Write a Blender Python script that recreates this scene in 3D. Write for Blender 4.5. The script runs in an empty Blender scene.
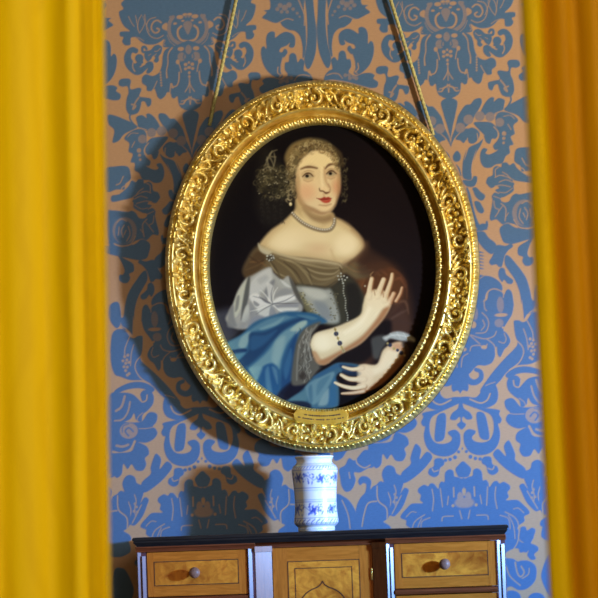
import bpy, bmesh, math, random
import numpy as np
from mathutils import Vector, Matrix
# ---------------------------------------------------------------- camera geometry
FPX, DIST, CAMZ = 3360.0, 7.0, 1.42
PITCH, ROLL, YAW = math.radians(4.2), math.radians(2.0), math.radians(5.5)
FWD = np.array([-math.sin(YAW)*math.cos(PITCH), math.cos(YAW)*math.cos(PITCH), math.sin(PITCH)])
R0 = np.array([math.cos(YAW), math.sin(YAW), 0]); U0 = np.cross(R0, FWD)
CR = math.cos(ROLL)*R0 - math.sin(ROLL)*U0
CU = math.sin(ROLL)*R0 + math.cos(ROLL)*U0
CAM = np.array([DIST*math.tan(YAW), -DIST, CAMZ])
def at(px, py, y=0.0):
    """point of the plane at depth y seen at a picture position -> world x, z"""
    a = (np.asarray(px, float)-299)/FPX; b = (299-np.asarray(py, float))/FPX
    d = FWD[:, None] + CR[:, None]*a.ravel() + CU[:, None]*b.ravel()
    t = (y-CAM[1])/d[1]
    X = (CAM[0]+d[0]*t).reshape(a.shape); Z = (CAM[2]+d[2]*t).reshape(a.shape)
    return X, Z
def to_px(X, Y, Z):
    v = [np.asarray(X, float)-CAM[0], np.asarray(Y, float)-CAM[1], np.asarray(Z, float)-CAM[2]]
    f = sum(v[i]*FWD[i] for i in range(3)); r = sum(v[i]*CR[i] for i in range(3)); u = sum(v[i]*CU[i] for i in range(3))
    return 299+FPX*r/f, 299-FPX*u/f
# ---------------------------------------------------------------- small 2-D drawing kit (numpy)
def spline(pts, closed=True, k=5):
    p = np.array(pts, float); n = len(p); out = []
    if n < 3: return p
    rng = range(n) if closed else range(n-1)
    for i in rng:
        if closed: a, b, c, d = p[i-1], p[i], p[(i+1) % n], p[(i+2) % n]
        else: a, b, c, d = p[max(i-1, 0)], p[i], p[i+1], p[min(i+2, n-1)]
        for j in range(k):
            t = j/k
            out.append(0.5*((2*b)+(c-a)*t+(2*a-5*b+4*c-d)*t*t+(3*b-a-3*c+d)*t**3))
    if not closed: out.append(p[-1])
    return np.array(out)
class Field:
    """a set of sample points x,y with channels; shapes are laid over each other with soft edges"""
    def __init__(s, x, y, base):
        s.x = x.ravel(); s.y = y.ravel(); s.c = np.tile(np.array(base, float), (s.x.size, 1))
    def _sel(s, p, m):
        return np.nonzero((s.x > p[:, 0].min()-m) & (s.x < p[:, 0].max()+m) & (s.y > p[:, 1].min()-m) & (s.y < p[:, 1].max()+m))[0]
    def _mix(s, idx, a, col):
        a = a[:, None]
        if callable(col): col = col(s.x[idx], s.y[idx])
        s.c[idx] = s.c[idx]*(1-a) + np.asarray(col, float)*a
    def poly(s, pts, col, soft=1.0, alpha=1.0, smooth=True):
        p = spline(pts) if smooth else np.array(pts, float)
        idx = s._sel(p, 2*soft)
        if not idx.size: return
        x, y = s.x[idx], s.y[idx]
        d2 = np.full(x.size, 1e18); ins = np.zeros(x.size, bool)
        for i in range(len(p)):
            a, b = p[i-1], p[i]; e = b-a; L = e@e
            if L < 1e-18: continue
            t = np.clip(((x-a[0])*e[0]+(y-a[1])*e[1])/L, 0, 1)
            d2 = np.minimum(d2, (x-a[0]-t*e[0])**2+(y-a[1]-t*e[1])**2)
            if a[1] != b[1]:
                c = ((a[1] > y) != (b[1] > y)) & (x < (b[0]-a[0])*(y-a[1])/(b[1]-a[1])+a[0])
                ins ^= c
        sd = np.sqrt(d2); sd[~ins] *= -1
        a = np.clip(0.5+sd/(2*soft), 0, 1); a = a*a*(3-2*a)
        s._mix(idx, a*alpha, col)
    def line(s, pts, w, col, soft=None, alpha=1.0, smooth=True):
        """w = width, or (start, end) widths, or a list of widths per point"""
        pts = np.array(pts, float)
        p = spline(pts, False) if smooth and len(pts) > 2 else pts
        if np.isscalar(w): ws = np.full(len(p), w)
        else: ws = np.interp(np.linspace(0, 1, len(p)), np.linspace(0, 1, len(w)), w)
        ws = ws/2; soft = soft if soft is not None else max(ws.max()*0.5, 0.3)
        idx = s._sel(p, ws.max()+2*soft)
        if not idx.size: return
        x, y = s.x[idx], s.y[idx]; best = np.full(x.size, -1e9)
        for i in range(len(p)-1):
            a, b = p[i], p[i+1]; e = b-a; L = e@e+1e-18
            t = np.clip(((x-a[0])*e[0]+(y-a[1])*e[1])/L, 0, 1)
            d = np.sqrt((x-a[0]-t*e[0])**2+(y-a[1]-t*e[1])**2)
            best = np.maximum(best, ws[i]+(ws[i+1]-ws[i])*t-d)
        a = np.clip(0.5+best/(2*soft), 0, 1); a = a*a*(3-2*a)
        s._mix(idx, a*alpha, col)
    def dot(s, cx, cy, rx, ry=None, col=0, soft=1.0, alpha=1.0, rot=0):
        ry = ry or rx; m = max(rx, ry)+2*soft
        idx = np.nonzero((abs(s.x-cx) < m) & (abs(s.y-cy) < m))[0]
        if not idx.size: return
        c, n = math.cos(rot), math.sin(rot); dx, dy = s.x[idx]-cx, s.y[idx]-cy
        X, Y = dx*c+dy*n, -dx*n+dy*c
        r = np.sqrt((X/rx)**2+(Y/ry)**2); sd = (1-r)*min(rx, ry)
        a = np.clip(0.5+sd/(2*soft), 0, 1); a = a*a*(3-2*a)
        s._mix(idx, a*alpha, col)
# ---------------------------------------------------------------- woven damask: one half repeat, traced in metres
CROPS = {'A': (445, 0, 80), 'B': (445, 80, 80), 'C': (455, 150, 80), 'D': (460, 225, 80), 'E': (460, 300, 80),
         'R': (440, 360, 120), 'G': (460, 455, 100), 'H': (440, 478, 120), 'M': (330, 420, 120), 'T': (310, 0, 90), 'S': (430, 0, 120)}
_ax = [at(446.3, 25)[0], at(449, 105)[0], at(463.3, 466)[0]]; DAX = float(np.mean(_ax))
_al = [at(187, 28)[0], at(203.3, 476)[0]]; DPER = DAX-float(np.mean(_al))
ZTOP = 2.645; VPER = 1.37
def dm(c, pts):
    x0, y0, sz = CROPS[c]; p = np.array(pts, float)
    X, Z = at(x0+p[:, 0]*sz/598, y0+p[:, 1]*sz/598)
    u = X-DAX
    if c in 'TM': u = -u            # left of the axis: mirrored
    return list(zip(u, ZTOP-Z))
def build_damask():
    nu, nv = 340, 1650
    U, V = np.meshgrid(np.linspace(0, DPER/2, nu), np.linspace(0, VPER, nv), indexing='ij')
    F = Field(U, V, [0.0]); px = 1/480
    def pl(v, *parts, soft=.55):
        q = []
        for c, pts in parts: q += dm(c, pts)
        F.poly(q, [v], soft*px)
    def ln(v, c, pts, w=6, soft=.5):
        sc = CROPS[c][2]/598
        F.line(dm(c, pts), (w*sc*px if np.isscalar(w) else [k*sc*px for k in w]), [v], soft*px)
    def dt(v, c, x, y, rx, ry=None, soft=.5):
        sc = CROPS[c][2]/598*px; (u, w), = dm(c, [(x, y)])
        F.dot(u, w, rx*sc, (ry or rx)*sc, [v], soft*px)
    B_, G_, L_ = 1.0, 0.6, 0.16
    # ---- mirror column, upper part (T)
    pl(B_, ('T', [(60,-90),(50,100),(45,200),(55,320),(80,400),(110,450),(132,440),(140,380),(120,300),(107,200),(104,80),(108,-90)]))
    pl(B_, ('T', [(122,-90),(300,-90),(350,-60),(340,-20),(345,28),(385,35),(368,50),(400,80),(370,100),(320,125),(285,125),(270,150),(230,180),(190,192),(158,230),(146,300),(150,372),(138,365),(120,280),(114,150),(118,60)]))
    ln(L_, 'T', [(122,160),(118,90),(135,30),(152,-20)], 8)
    ln(L_, 'T', [(195,118),(235,105),(275,118),(300,130)], 6)
    for x, y, r in [(215,15,18),(245,30,20),(275,12,16),(295,35,14),(230,60,12),(190,45,12),(165,75,10),(150,100,8),(268,55,12)]: dt(G_, 'T', x, y, r)
    pl(B_, ('T', [(190,240),(208,207),(250,190),(290,203),(322,222),(322,188),(345,178),(372,192),(385,230),(386,288),(402,272),(420,285),(426,330),(415,390),(390,440),(350,480),(312,498),(290,485),(302,450),(296,410),(284,372),(262,350),(248,330),(252,310),(268,303),(282,322),(300,318),(290,296),(255,285),(238,275),(228,268),(236,290),(215,302),(196,288)]))
    ln(L_, 'T', [(280,360),(296,410),(290,455),(315,490)], 6); ln(L_, 'T', [(318,420),(322,455),(300,480)], 7)
    pl(B_, ('T', [(100,500),(125,470),(148,455),(140,400),(163,378),(185,400),(192,352),(215,335),(237,350),(245,390),(268,395),(275,440),(258,478),(300,505),(350,488),(400,484),(430,500),(422,522),(452,545),(445,578),(405,585),(350,572),(250,545),(150,530),(95,535)]))
    ln(L_, 'T', [(112,500),(150,488),(190,492),(215,520)], 6)
    for x, y in [(235,500),(262,498),(290,512),(265,520),(308,520)]: dt(G_, 'T', x, y, 13)
    # below, hidden behind the frame on the mirror column: long leaves repeating the motif
    pl(B_, ('T', [(60,640),(110,600),(180,610),(240,660),(260,740),(230,800),(170,790),(190,740),(160,700),(120,700),(90,760),(70,860),(45,900),(45,700)]))
    pl(B_, ('T', [(150,850),(220,860),(280,920),(300,1000),(260,1080),(190,1060),(215,1000),(190,940),(140,930),(100,1010),(60,1100),(45,1000),(80,900)]))
    pl(B_, ('T', [(60,1180),(120,1150),(200,1170),(250,1240),(240,1330),(180,1370),(130,1340),(165,1290),(140,1240),(90,1260),(50,1330),(45,1230)]))
    pl(B_, ('T', [(120,1430),(190,1420),(260,1480),(280,1570),(230,1650),(160,1640),(190,1570),(160,1520),(110,1520),(70,1600),(45,1700),(45,1500)]))
    pl(B_, ('T', [(50,1790),(110,1740),(190,1760),(240,1840),(225,1930),(170,1960),(120,1930),(155,1880),(130,1830),(85,1860),(50,1930)]))
    pl(B_, ('T', [(60,2040),(120,2010),(180,2030),(220,2090),(210,2160),(150,2200),(100,2170),(130,2120),(100,2090),(60,2130)]))
    # ---- axis column, foliage at the top (A)
    pl(B_, ('A', [(-60,-260),(300,-260),(430,-200),(470,-150),(500,-120),(485,-80),(520,-60),(512,0),(490,50),(448,92),(480,90),(522,92),(525,122),(500,135),(512,165),(492,195),(452,196),(446,165),(440,143),(400,150),(370,180),(330,205),(270,212),(220,196),(192,180),(205,228),(160,245),(-60,250)]))
    pl(L_, ('A', [(150,112),(162,60),(195,72),(198,98),(165,118)]))
    ln(L_, 'A', [(195,150),(240,168),(288,150),(312,108),(316,60),(292,20),(245,8)], 6)
    ln(.2, 'A', [(205,52),(235,32),(268,48),(282,88),(262,122),(235,122),(222,104),(240,92)], 12)
    ln(L_, 'A', [(325,-20),(325,30),(345,75),(372,110)], 5); ln(L_, 'A', [(350,-20),(375,20),(385,70),(375,115)], 5); ln(L_, 'A', [(395,-20),(388,40),(384,90)], 5)
    ln(L_, 'A', [(340,-10),(318,60),(300,110)], 4); ln(L_, 'A', [(450,-20),(430,30),(412,60)], 5)
    ln(L_, 'A', [(345,178),(385,150),(430,140)], 4)
    ln(G_, 'A', [(112,20),(140,60),(150,120),(130,180),(80,222),(10,240)], 28); ln(L_, 'A', [(100,245),(145,205),(168,150)], 3)
    ln(G_, 'A', [(-10,140),(10,90)], 60); ln(L_, 'A', [(55,95),(80,118),(84,160),(60,200),(10,212)], 16)
    for x, y, r in [(60,25,26),(20,10,18),(100,70,14),(40,55,12)]: dt(L_, 'A', x, y, r, r*.6)
    for x, y, r in [(15,25,10),(130,20,12),(-5,60,10)]: dt(G_, 'A', x, y, r)
    ln(.2, 'A', [(185,185),(192,205),(205,215),(188,226)], 5)
    # pendant
    pl(B_, ('A', [(-60,240),(130,243),(190,262),(212,310),(222,370),(248,425),(298,447),(345,430),(377,448),(382,492),(352,520),(350,552),(318,560),(292,545),(280,580),(272,610),(248,628),(212,605),(196,580),(172,592),(165,622),(145,632),(122,618),(118,660),(105,700),(60,730),(-60,735)]))
    ln(L_, 'A', [(135,250),(158,275),(172,310),(176,365),(190,420),(190,470)], [12,10,8,8,8,12]); ln(L_, 'A', [(95,438),(102,500),(122,538),(160,545)], 9)
    dt(L_, 'A', 100, 360, 15, 18); ln(L_, 'A', [(78,440),(85,400),(92,375)], 7)
    for i in range(6): dt(.25, 'A', 237, 425+i*20, 7, 8)
    ln(L_, 'A', [(268,490),(290,530),(318,570)], 6); ln(L_, 'A', [(165,520),(175,580),(180,600)], 8); ln(L_, 'A', [(160,520),(150,550)], 12)
    dt(G_, 'A', 5, 275, 32, 38); dt(G_, 'A', 68, 325, 32, 34); dt(L_, 'A', 70, 265, 24, 16); ln(B_, 'A', [(45,300),(55,335),(35,350)], 9)
    for x, y, r in [(15,372,10),(42,385,14),(20,410,12),(45,418,12),(15,450,14),(22,478,8)]: dt(.2, 'A', x, y, r, r*.9)
    ln(L_, 'A', [(15,490),(30,545),(60,590)], 7); ln(L_, 'A', [(20,530),(10,590)], 6); ln(L_, 'A', [(20,470),(25,600)], 6)
    ln(L_, 'B', [(-5,0),(30,40),(60,55),(80,80),(105,78)], [8,10,12,10,8]); ln(L_, 'B', [(60,55),(95,60)], 6); ln(L_, 'B', [(35,30),(30,90)], 5)
    ln(0, 'B', [(-20,142),(60,140),(90,118)], 7)
    pl(B_, ('B', [(-40,152),(86,150),(80,250),(62,330),(45,420),(36,440),(-40,430)]))
    ln(0, 'B', [(-20,250),(10,360),(34,450)], 8)
    # rosette
    pl(B_, ('A', [(395,235),(430,215),(470,225),(500,265),(508,310),(495,360),(465,400),(425,428),(385,425),(350,400),(330,385),(345,412),(330,427),(300,410),(285,380),(290,345),(320,335),(350,352),(385,372),(420,350),(440,318),(452,290),(440,258),(415,266),(398,258)]))
    dt(B_, 'A', 390, 305, 33); ln(B_, 'A', [(380,340),(420,360)], 40); ln(0, 'A', [(438,330),(445,365),(430,400)], 7); dt(0, 'A', 362, 352, 14, 8)
    ln(B_, 'A', [(330,240),(342,222),(360,226),(362,250),(348,262),(300,262)], 20)
    pl(B_, ('A', [(210,240),(235,217),(268,222),(300,250),(345,268),(350,300),(330,335),(300,318),(285,298),(268,312),(282,335),(262,350),(242,335),(240,305),(220,280)]))
    ln(L_, 'A', [(225,245),(250,265),(270,262)], 5); ln(L_, 'A', [(260,285),(290,305)], 5); ln(L_, 'A', [(320,290),(300,280)], 4)
    # hooked leaf (S)
    pl(B_, ('S', [(385,312),(400,298),(440,300),(449,325),(430,338),(406,338),(402,370),(414,400),(420,450),(402,482),(362,476),(345,445),(338,422),(322,425),(310,450),(293,442),(290,412),(318,402),(348,393),(335,362),(347,350),(385,355),(392,340)]))
    ln(.3, 'S', [(352,400),(372,425),(385,455),(370,440),(390,430)], 8); ln(B_, 'S', [(400,478),(404,500),(388,530)], 9)
    # ---- crown of leaves (B)
    pl(B_, ('B', [(42,505),(50,430),(75,360),(88,305),(102,260),(150,190),(190,180),(220,145),(265,135),(277,165),(256,215),(225,262),(200,310),(130,375),(80,425),(55,470)]))
    pl(B_, ('B', [(265,245),(300,170),(340,130),(368,133),(366,160),(400,135),(445,148),(442,190),(430,232),(380,255),(330,262),(290,262)]))
    pl(B_, ('B', [(440,222),(470,190),(540,152),(600,122),(660,110),(660,180),(620,232),(640,320),(590,312),(555,275),(520,255),(470,238)]))
    pl(B_, ('B', [(380,268),(430,237),(500,255),(548,300),(512,340),(522,400),(492,425),(512,480),(482,495),(486,545),(455,570),(430,620),(380,632),(340,656),(292,652),(266,612),(262,560),(275,520),(295,508),(318,520),(304,545),(326,556),(360,545),(395,522),(372,522),(360,490),(392,450),(405,400),(382,350)]))
    pl(B_, ('B', [(215,318),(300,312),(350,320),(387,360),(397,410),(377,440),(352,440),(335,477),(305,462),(290,420),(280,400),(250,370)]))
    pl(B_, ('B', [(78,442),(110,400),(150,365),(200,355),(240,370),(260,400),(250,440),(222,477),(180,472),(160,447),(140,472),(112,452)]))
    ln(0, 'B', [(168,362),(220,350),(255,380),(292,415)], 6); ln(0, 'B', [(240,400),(246,450),(210,480),(175,470),(168,435)], 6); ln(0, 'B', [(365,350),(395,385),(400,430)], 6)
    ln(0, 'B', [(440,270),(490,265),(520,290)], 4); ln(0, 'B', [(375,250),(440,225)], 6); ln(0,'B',[(470,330),(495,370)],5)
    for x, y, r in [(115,357,37),(175,295,37),(260,270,37),(337,275,35),(410,316,33)]: dt(G_, 'B', x, y, r, soft=.7)
    for x, y, r in [(442,400,17),(440,436,12),(438,470,10)]: dt(.3, 'B', x, y, r)
    # trunk and cup
    pl(B_, ('B', [(185,500),(250,470),(285,440),(270,485),(237,540),(215,600)]), ('C', [(160,0),(132,80),(122,150),(125,217),(90,222),(60,205),(55,150),(60,80),(85,0)]), ('B', [(145,598),(165,540)]))
    pl(B_, ('B', [(62,560),(90,528),(118,560),(112,600),(80,612),(60,592)])); ln(B_, 'C', [(10,110),(30,140),(45,190)], [6,14,10])
    pl(B_, ('C', [(58,226),(120,225),(140,195),(165,200),(165,235),(145,270),(110,277),(75,262)]))
    pl(B_, ('C', [(130,285),(160,280),(190,310),(225,340),(215,370),(190,378),(155,350),(140,315)]))
    pl(B_, ('C', [(145,385),(180,385),(205,420),(218,455),(200,475),(170,460),(150,420)]))
    ln(B_, 'C', [(90,285),(108,340),(125,430),(148,520),(190,590),(235,565),(238,535)], [14,20,28,34,32,22,14])
    pl(B_, ('C', [(-10,300),(30,290),(60,340),(70,420),(40,470),(-10,450),(10,400),(-20,360)])); pl(B_, ('C', [(-60,520),(-20,500),(40,520),(80,590),(60,640),(0,640),(20,590),(-30,570)]))
    # great flower
    pl(B_, ('C', [(232,240),(245,205),(280,187),(285,140),(310,118),(345,127),(350,100),(385,92),(410,112),(440,97),(470,140),(540,190),(600,200),(600,245),(520,240),(470,238),(440,262),(440,300),(415,325),(372,350),(345,358),(352,385),(400,385),(425,345),(455,325),(490,330),(600,310),(640,330),(640,600),(500,600),(450,560),(392,545),(355,556),(310,520),(270,528),(260,500),(275,420),(280,375),(275,345),(297,318),(332,328),(300,300),(330,285),(310,270),(270,285),(240,258)]))
    pl(0, ('C', [(340,365),(372,352),(412,330),(405,370),(372,392)])); pl(0, ('C', [(435,228),(480,235),(560,250),(600,265),(600,285),(540,275),(490,262),(445,250)]))
    for q, w in [([(305,200),(302,150),(325,130)],6),([(300,205),(330,190),(365,190)],6),([(355,165),(390,185),(415,215)],6),([(350,190),(400,205),(440,225)],5),([(330,240),(380,222),(430,240)],6),([(300,270),(350,262),(415,275)],6),([(330,315),(380,318),(430,285)],5),([(290,380),(300,430),(330,450),(300,500)],6),([(345,400),(380,440),(375,530)],7),([(400,470),(380,500)],5),([(325,460),(355,420)],5),([(345,365),(290,345)],5)]:
        ln(L_, 'C', q, w)
    dt(G_, 'C', 520, 470, 92, 100, soft=1); dt(B_, 'C', 528, 478, 66, 92, soft=.6)
    for q in [[(500,400),(540,380),(570,400)],[(490,440),(480,500),(510,550)],[(520,430),(545,470),(535,520)],[(560,440),(570,500)],[(510,470),(525,500)]]: ln(.3, 'C', q, 8)
    ln(L_, 'C', [(440,520),(480,575),(540,590),(600,570)], 7)
    pl(B_, ('C', [(443,60),(462,-10),(560,-20),(640,0),(640,160),(560,155),(500,160),(490,122),(450,92)])); ln(L_, 'C', [(470,130),(510,140),(540,190)], 7); ln(L_, 'C', [(500,60),(530,110),(560,120)], 7)
    # leaves under the flower (D)
    pl(B_, ('D', [(295,40),(310,8),(360,-12),(420,20),(540,32),(640,10),(680,40),(600,82),(500,112),(420,136),(380,142),(330,132),(308,90)]))
    ln(0, 'D', [(400,-5),(450,20),(520,22),(570,0)], 6)
    pl(B_, ('D', [(118,50),(180,50),(215,95),(270,145),(242,217),(190,190),(140,130),(115,80)])); dt(B_, 'D', 175, 10, 35, 22); ln(B_, 'D', [(120,40),(200,30)], 12)
    pl(B_, ('D', [(245,160),(290,148),(340,155),(380,140),(397,160),(362,190),(335,230),(325,270),(312,312),(290,312),(270,295),(235,300),(218,275),(240,235),(250,205),(242,180)]))
    pl(B_, ('D', [(308,318),(335,330),(347,370),(397,410),(387,440),(355,437),(330,410),(315,427),(290,390),(288,345)]))
    for i in range(6): ln(B_, 'D', [(133,200+i*24),(175,208+i*24)], [16,6])
    pl(B_, ('D', [(340,228),(372,235),(420,290),(460,340),(497,400),(522,480),(540,560)]), ('E', [(572,0),(565,60),(540,95),(500,110),(480,150),(474,90),(463,0)]), ('D', [(460,590),(445,500),(410,410),(370,350),(334,290)]))
    ln(0, 'E', [(470,160),(520,95),(560,60),(570,-40)], 6)
    pl(B_, ('D', [(430,200),(440,160),(500,120),(548,88),(522,150),(505,210),(520,240),(545,240),(550,280),(520,305),(485,302),(465,270),(470,240),(438,225)]))
    pl(B_, ('D', [(560,470),(590,440),(640,470),(650,560),(600,640),(560,600)]))
    # volutes
    pl(B_, ('D', [(100,380),(180,378),(240,388),(292,420),(317,460),(312,492),(270,475),(230,480),(200,510),(188,562),(150,577),(100,570)]))
    pl(B_, ('D', [(60,575),(190,568),(215,500),(258,480),(310,497),(330,520),(345,490),(365,480),(390,510),(403,598)]), ('E', [(402,40),(388,110),(345,180),(325,225),(352,250),(377,300),(362,340),(332,370),(317,400),(300,427),(280,402),(275,350),(262,370),(262,420),(237,470),(190,490),(140,488),(112,505),(60,560),(-40,600),(-60,0)]))
    ln(B_, 'R', [(120,60),(138,98),(172,112),(203,92),(203,60),(180,48)], [40,34,30,26,22,20]); ln(B_, 'R', [(125,-10),(110,30),(115,60)], 50)
    pl(B_, ('R', [(90,70),(120,88),(142,125),(137,155),(112,152),(90,182)]))
    for q in [[(120,248),(190,240),(215,180),(200,130),(165,95)],[(85,262),(180,290),(250,272),(272,235)],[(200,290),(250,330),(268,370)],[(75,380),(90,345),(150,340),(190,362),(203,330)],[(60,250),(150,330)],[(180,0),(185,60),(200,80)],[(60,400),(20,430),(10,500)],[(170,150),(185,190),(160,225)]]: ln(.15, 'E', q, 7)
    ln(.15, 'D', [(188,565),(203,505),(250,477),(318,500),(325,540)], 7); ln(.15, 'D', [(115,420),(180,380)], 5)
    dt(G_, 'E', 302, 35, 26, 60); dt(.1, 'E', 308, 112, 48, 14); dt(G_, 'E', 292, 172, 34, 32); dt(0, 'E', 100, 185, 22, 26); dt(G_, 'E', 115, 100, 20, 50); dt(0, 'E', 180, 352, 22, 14)
    ln(.15, 'E', [(290,310),(330,322),(345,290),(330,250)], 6); ln(0, 'E', [(320,205),(360,215)], 14); dt(0, 'E', 30, 370, 20, 14)
    # long scroll leaf
    pl(B_, ('E', [(405,155),(440,152),(470,165),(500,150),(540,95),(600,90),(640,140),(660,300),(640,420),(590,450),(520,480),(420,492),(350,540),(300,605),(250,650),(190,690),(150,680),(200,600),(260,520),(340,430),(400,370),(430,325),(412,260),(403,190)]))
    ln(0, 'E', [(420,300),(465,345),(475,400),(440,470),(370,522)], 7); ln(.15, 'E', [(500,150),(540,230),(550,290)], 7); ln(.15, 'E', [(475,215),(500,290),(510,370)], 7)
    for i, (x, y) in enumerate([(525,290),(550,300),(535,325),(565,330),(545,350),(520,345),(560,375),(535,380),(550,405),(525,430),(540,440)]): dt(.2, 'E', x, y, 11)
    pl(B_, ('E', [(340,560),(400,512),(480,495),(560,508),(640,545),(650,580),(560,552),(480,545),(420,556),(370,587)]))
    # ---- bows (R)
    pl(B_, ('R', [(85,190),(130,182),(180,185),(212,145),(230,120),(270,113),(290,160),(282,210),(242,236),(200,237),(150,217),(110,207),(85,212)]))
    ln(0, 'R', [(150,195),(200,214),(235,200),(250,168)], 7); ln(0, 'R', [(228,128),(250,118),(275,110)], 3)
    ln(B_, 'R', [(92,200),(150,222),(200,240)], 16)
    pl(B_, ('R', [(190,238),(292,248),(295,270),(308,295),(300,315),(290,320),(300,365),(290,420),(255,460),(200,475),(150,460),(122,420),(118,370),(140,345),(172,350),(178,362),(160,385),(175,405),(215,410),(250,395),(267,350),(264,300),(247,270),(215,255)]))
    pl(B_, ('R', [(182,265),(220,265),(238,320),(245,392),(205,392),(190,350)]))
    pl(B_, ('R', [(80,200),(110,212),(120,240),(150,262),(162,290),(135,297),(115,283),(112,305),(130,320),(118,340),(98,352),(85,352)]))
    dt(B_, 'R', 97, 320, 20); dt(0, 'R', 100, 290, 7)
    for x, y, r in [(108,442,8),(132,456,8),(152,482,10),(177,490,9),(200,493,9)]: dt(B_, 'R', x, y, r)
    pl(B_, ('R', [(208,495),(225,480),(255,485),(262,518),(285,530),(291,555),(265,573),(240,562),(230,530),(210,515)])); ln(0, 'R', [(240,540),(262,545),(270,530)], 5)
    pl(B_, ('R', [(264,470),(290,443),(328,478),(318,430),(340,400),(356,420),(375,468),(377,500),(425,540),(428,585),(400,588),(340,552),(290,508)]))
    pl(B_, ('R', [(405,235),(395,200),(368,180),(340,150),(333,110),(350,82),(385,78),(405,105),(400,132),(440,92),(500,80),(560,90),(580,230),(470,222),(440,190),(432,222)]))
    ln(0, 'R', [(366,102),(372,128),(395,134),(404,100)], 6); ln(0, 'R', [(395,190),(420,210),(430,240)], 3)
    ln(.3, 'R', [(455,130),(470,180),(500,215),(540,220)], 9); ln(.3, 'R', [(480,100),(500,150),(530,170)], 12)
    pl(B_, ('R', [(322,205),(345,190),(370,195),(402,232),(440,235),(580,235),(580,400),(470,375),(432,338),(390,342),(350,327),(328,300),(335,275),(348,262),(328,240)]))
    ln(0, 'R', [(335,265),(380,270),(420,268)], 3)
    dt(.35, 'R', 472, 275, 46, 40); ln(B_, 'R', [(450,280),(470,260),(490,275),(475,300)], 8); ln(B_, 'R', [(470,240),(500,250),(505,280)], 5)
    ln(.1, 'R', [(445,330),(470,370),(520,385),(560,375)], 12); ln(.3, 'R', [(480,345),(510,352),(540,345)], 12)
    pl(B_, ('R', [(380,370),(400,350),(440,337),(470,380),(580,392),(560,500),(525,492),(512,440),(492,467),(470,445),(450,476),(415,480),(395,450),(400,420),(378,400)]))
    # tall leaf (G)
    pl(B_, ('G', [(385,100),(420,80),(430,45),(460,28),(490,40),(510,80),(502,130),(530,135),(580,160),(600,250),(590,360),(540,368),(500,350),(480,330),(450,335),(400,285),(370,225),(355,185),(380,170),(405,200),(385,150),(383,125)]))
    for q in [[(440,150),(432,190),(445,240),(440,280)],[(480,190),(468,250),(500,330)],[(402,215),(435,270),(465,320)],[(510,140),(490,180),(495,230)],[(530,280),(510,300),(515,340)]]: ln(.1, 'G', q, 6)
    for x, y in [(440,205),(432,225),(450,250),(430,255)]: dt(.25, 'G', x, y, 8)
    pl(B_, ('G', [(490,445),(510,392),(545,380),(600,390),(620,500),(570,520),(530,515),(488,490)]))
    pl(B_, ('H', [(506,470),(530,402),(555,375),(600,390),(620,560),(590,640),(555,598),(530,562),(508,510)]))
    # mirror column, lower part (M)
    pl(B_, ('M', [(45,245),(75,225),(95,190),(125,200),(170,150),(210,160),(240,190),(215,235),(190,240),(150,262),(120,262),(128,300),(110,345),(80,358),(58,330),(50,285)]))
    ln(0, 'M', [(130,180),(135,215),(170,238),(200,225)], 6); ln(0, 'M', [(95,262),(100,290)], 5)
    pl(B_, ('M', [(125,520),(130,440),(150,390),(175,360),(180,322),(165,315),(150,325),(140,305),(155,282),(185,282),(206,305),(202,345),(225,330),(250,305),(275,320),(290,370),(300,440),(290,490),(265,505),(300,530),(290,560),(150,560)]))
    ln(0, 'M', [(235,330),(240,400),(282,440),(285,500)], 6); ln(0, 'M', [(232,405),(190,415),(170,470),(160,530)], 6)
    pl(B_, ('M', [(25,380),(75,385),(110,420),(130,470),(122,560),(20,560)])); ln(0, 'M', [(60,400),(90,470),(100,540)], 5)
    pl(B_, ('M', [(20,130),(60,80),(110,60),(150,90),(140,140),(90,150),(60,190),(20,200)]))
    # ---- palmette
    pl(B_, ('G', [(0,45),(22,38),(40,52),(66,80),(60,112),(42,132),(0,125)]))
    pl(B_, ('G', [(-30,150),(30,140),(52,130),(75,122),(80,90),(105,80),(130,100),(137,150),(155,148),(170,165),(177,190),(200,160),(222,155),(237,170),(262,160),(296,180),(300,202),(285,222),(292,250),(278,270),(340,268),(372,290),(410,328),(415,350),(385,367),(386,395),(352,422),(345,445),(372,428),(392,430),(402,450),(430,435),(452,450),(440,500),(466,540),(460,582),(430,592),(400,640),(250,700),(-30,700)]))
    for q, w in [([(85,190),(88,245)],8),([(20,190),(30,240)],8),([(165,190),(160,300)],6),([(215,190),(210,250),(222,320)],6),([(270,340),(330,375),(352,430),(345,520),(300,590)],6),([(290,360),(320,420),(330,500)],5),([(320,322),(350,318),(382,345)],5),([(240,360),(290,380),(300,440)],5),([(120,240),(130,290)],6),([(360,440),(350,500),(390,530)],5),([(100,360),(160,360),(170,385)],6),([(60,330),(50,380)],6)]: ln(.1, 'G', q, w)
    dt(.35, 'G', 35, 285, 50, 30, soft=1.2); dt(.35, 'G', 50, 250, 18, 30); dt(0, 'G', 97, 298, 9); dt(0, 'G', 28, 215, 8, 16)
    pl(0, ('H', [(470,300),(500,330),(500,420),(480,400),(460,430),(395,418),(360,402),(330,398),(330,372),(380,350),(430,372),(450,330)]))
    pl(B_, ('H', [(395,340),(420,320),(450,325),(485,340),(490,360),(470,380),(478,402),(455,408),(435,385),(440,360),(400,372)]))
    pl(B_, ('H', [(300,420),(360,402),(385,420),(400,412),(440,412),(472,432),(482,465),(472,515),(432,552),(390,558),(350,540),(300,560)]))
    ln(.1, 'H', [(375,420),(385,470),(402,492),(420,470),(405,440)], 7); ln(.1, 'H', [(330,440),(350,490),(400,535)], 6); ln(.1, 'H', [(410,500),(440,480),(445,450)], 5)
    pl(B_, ('H', [(300,590),(350,560),(395,575),(400,620),(340,660),(280,650)])); pl(B_, ('H', [(440,595),(470,572),(510,580),(530,620),(500,660),(450,640)]))
    return F.c[:, 0].reshape(nu, nv)
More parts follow.
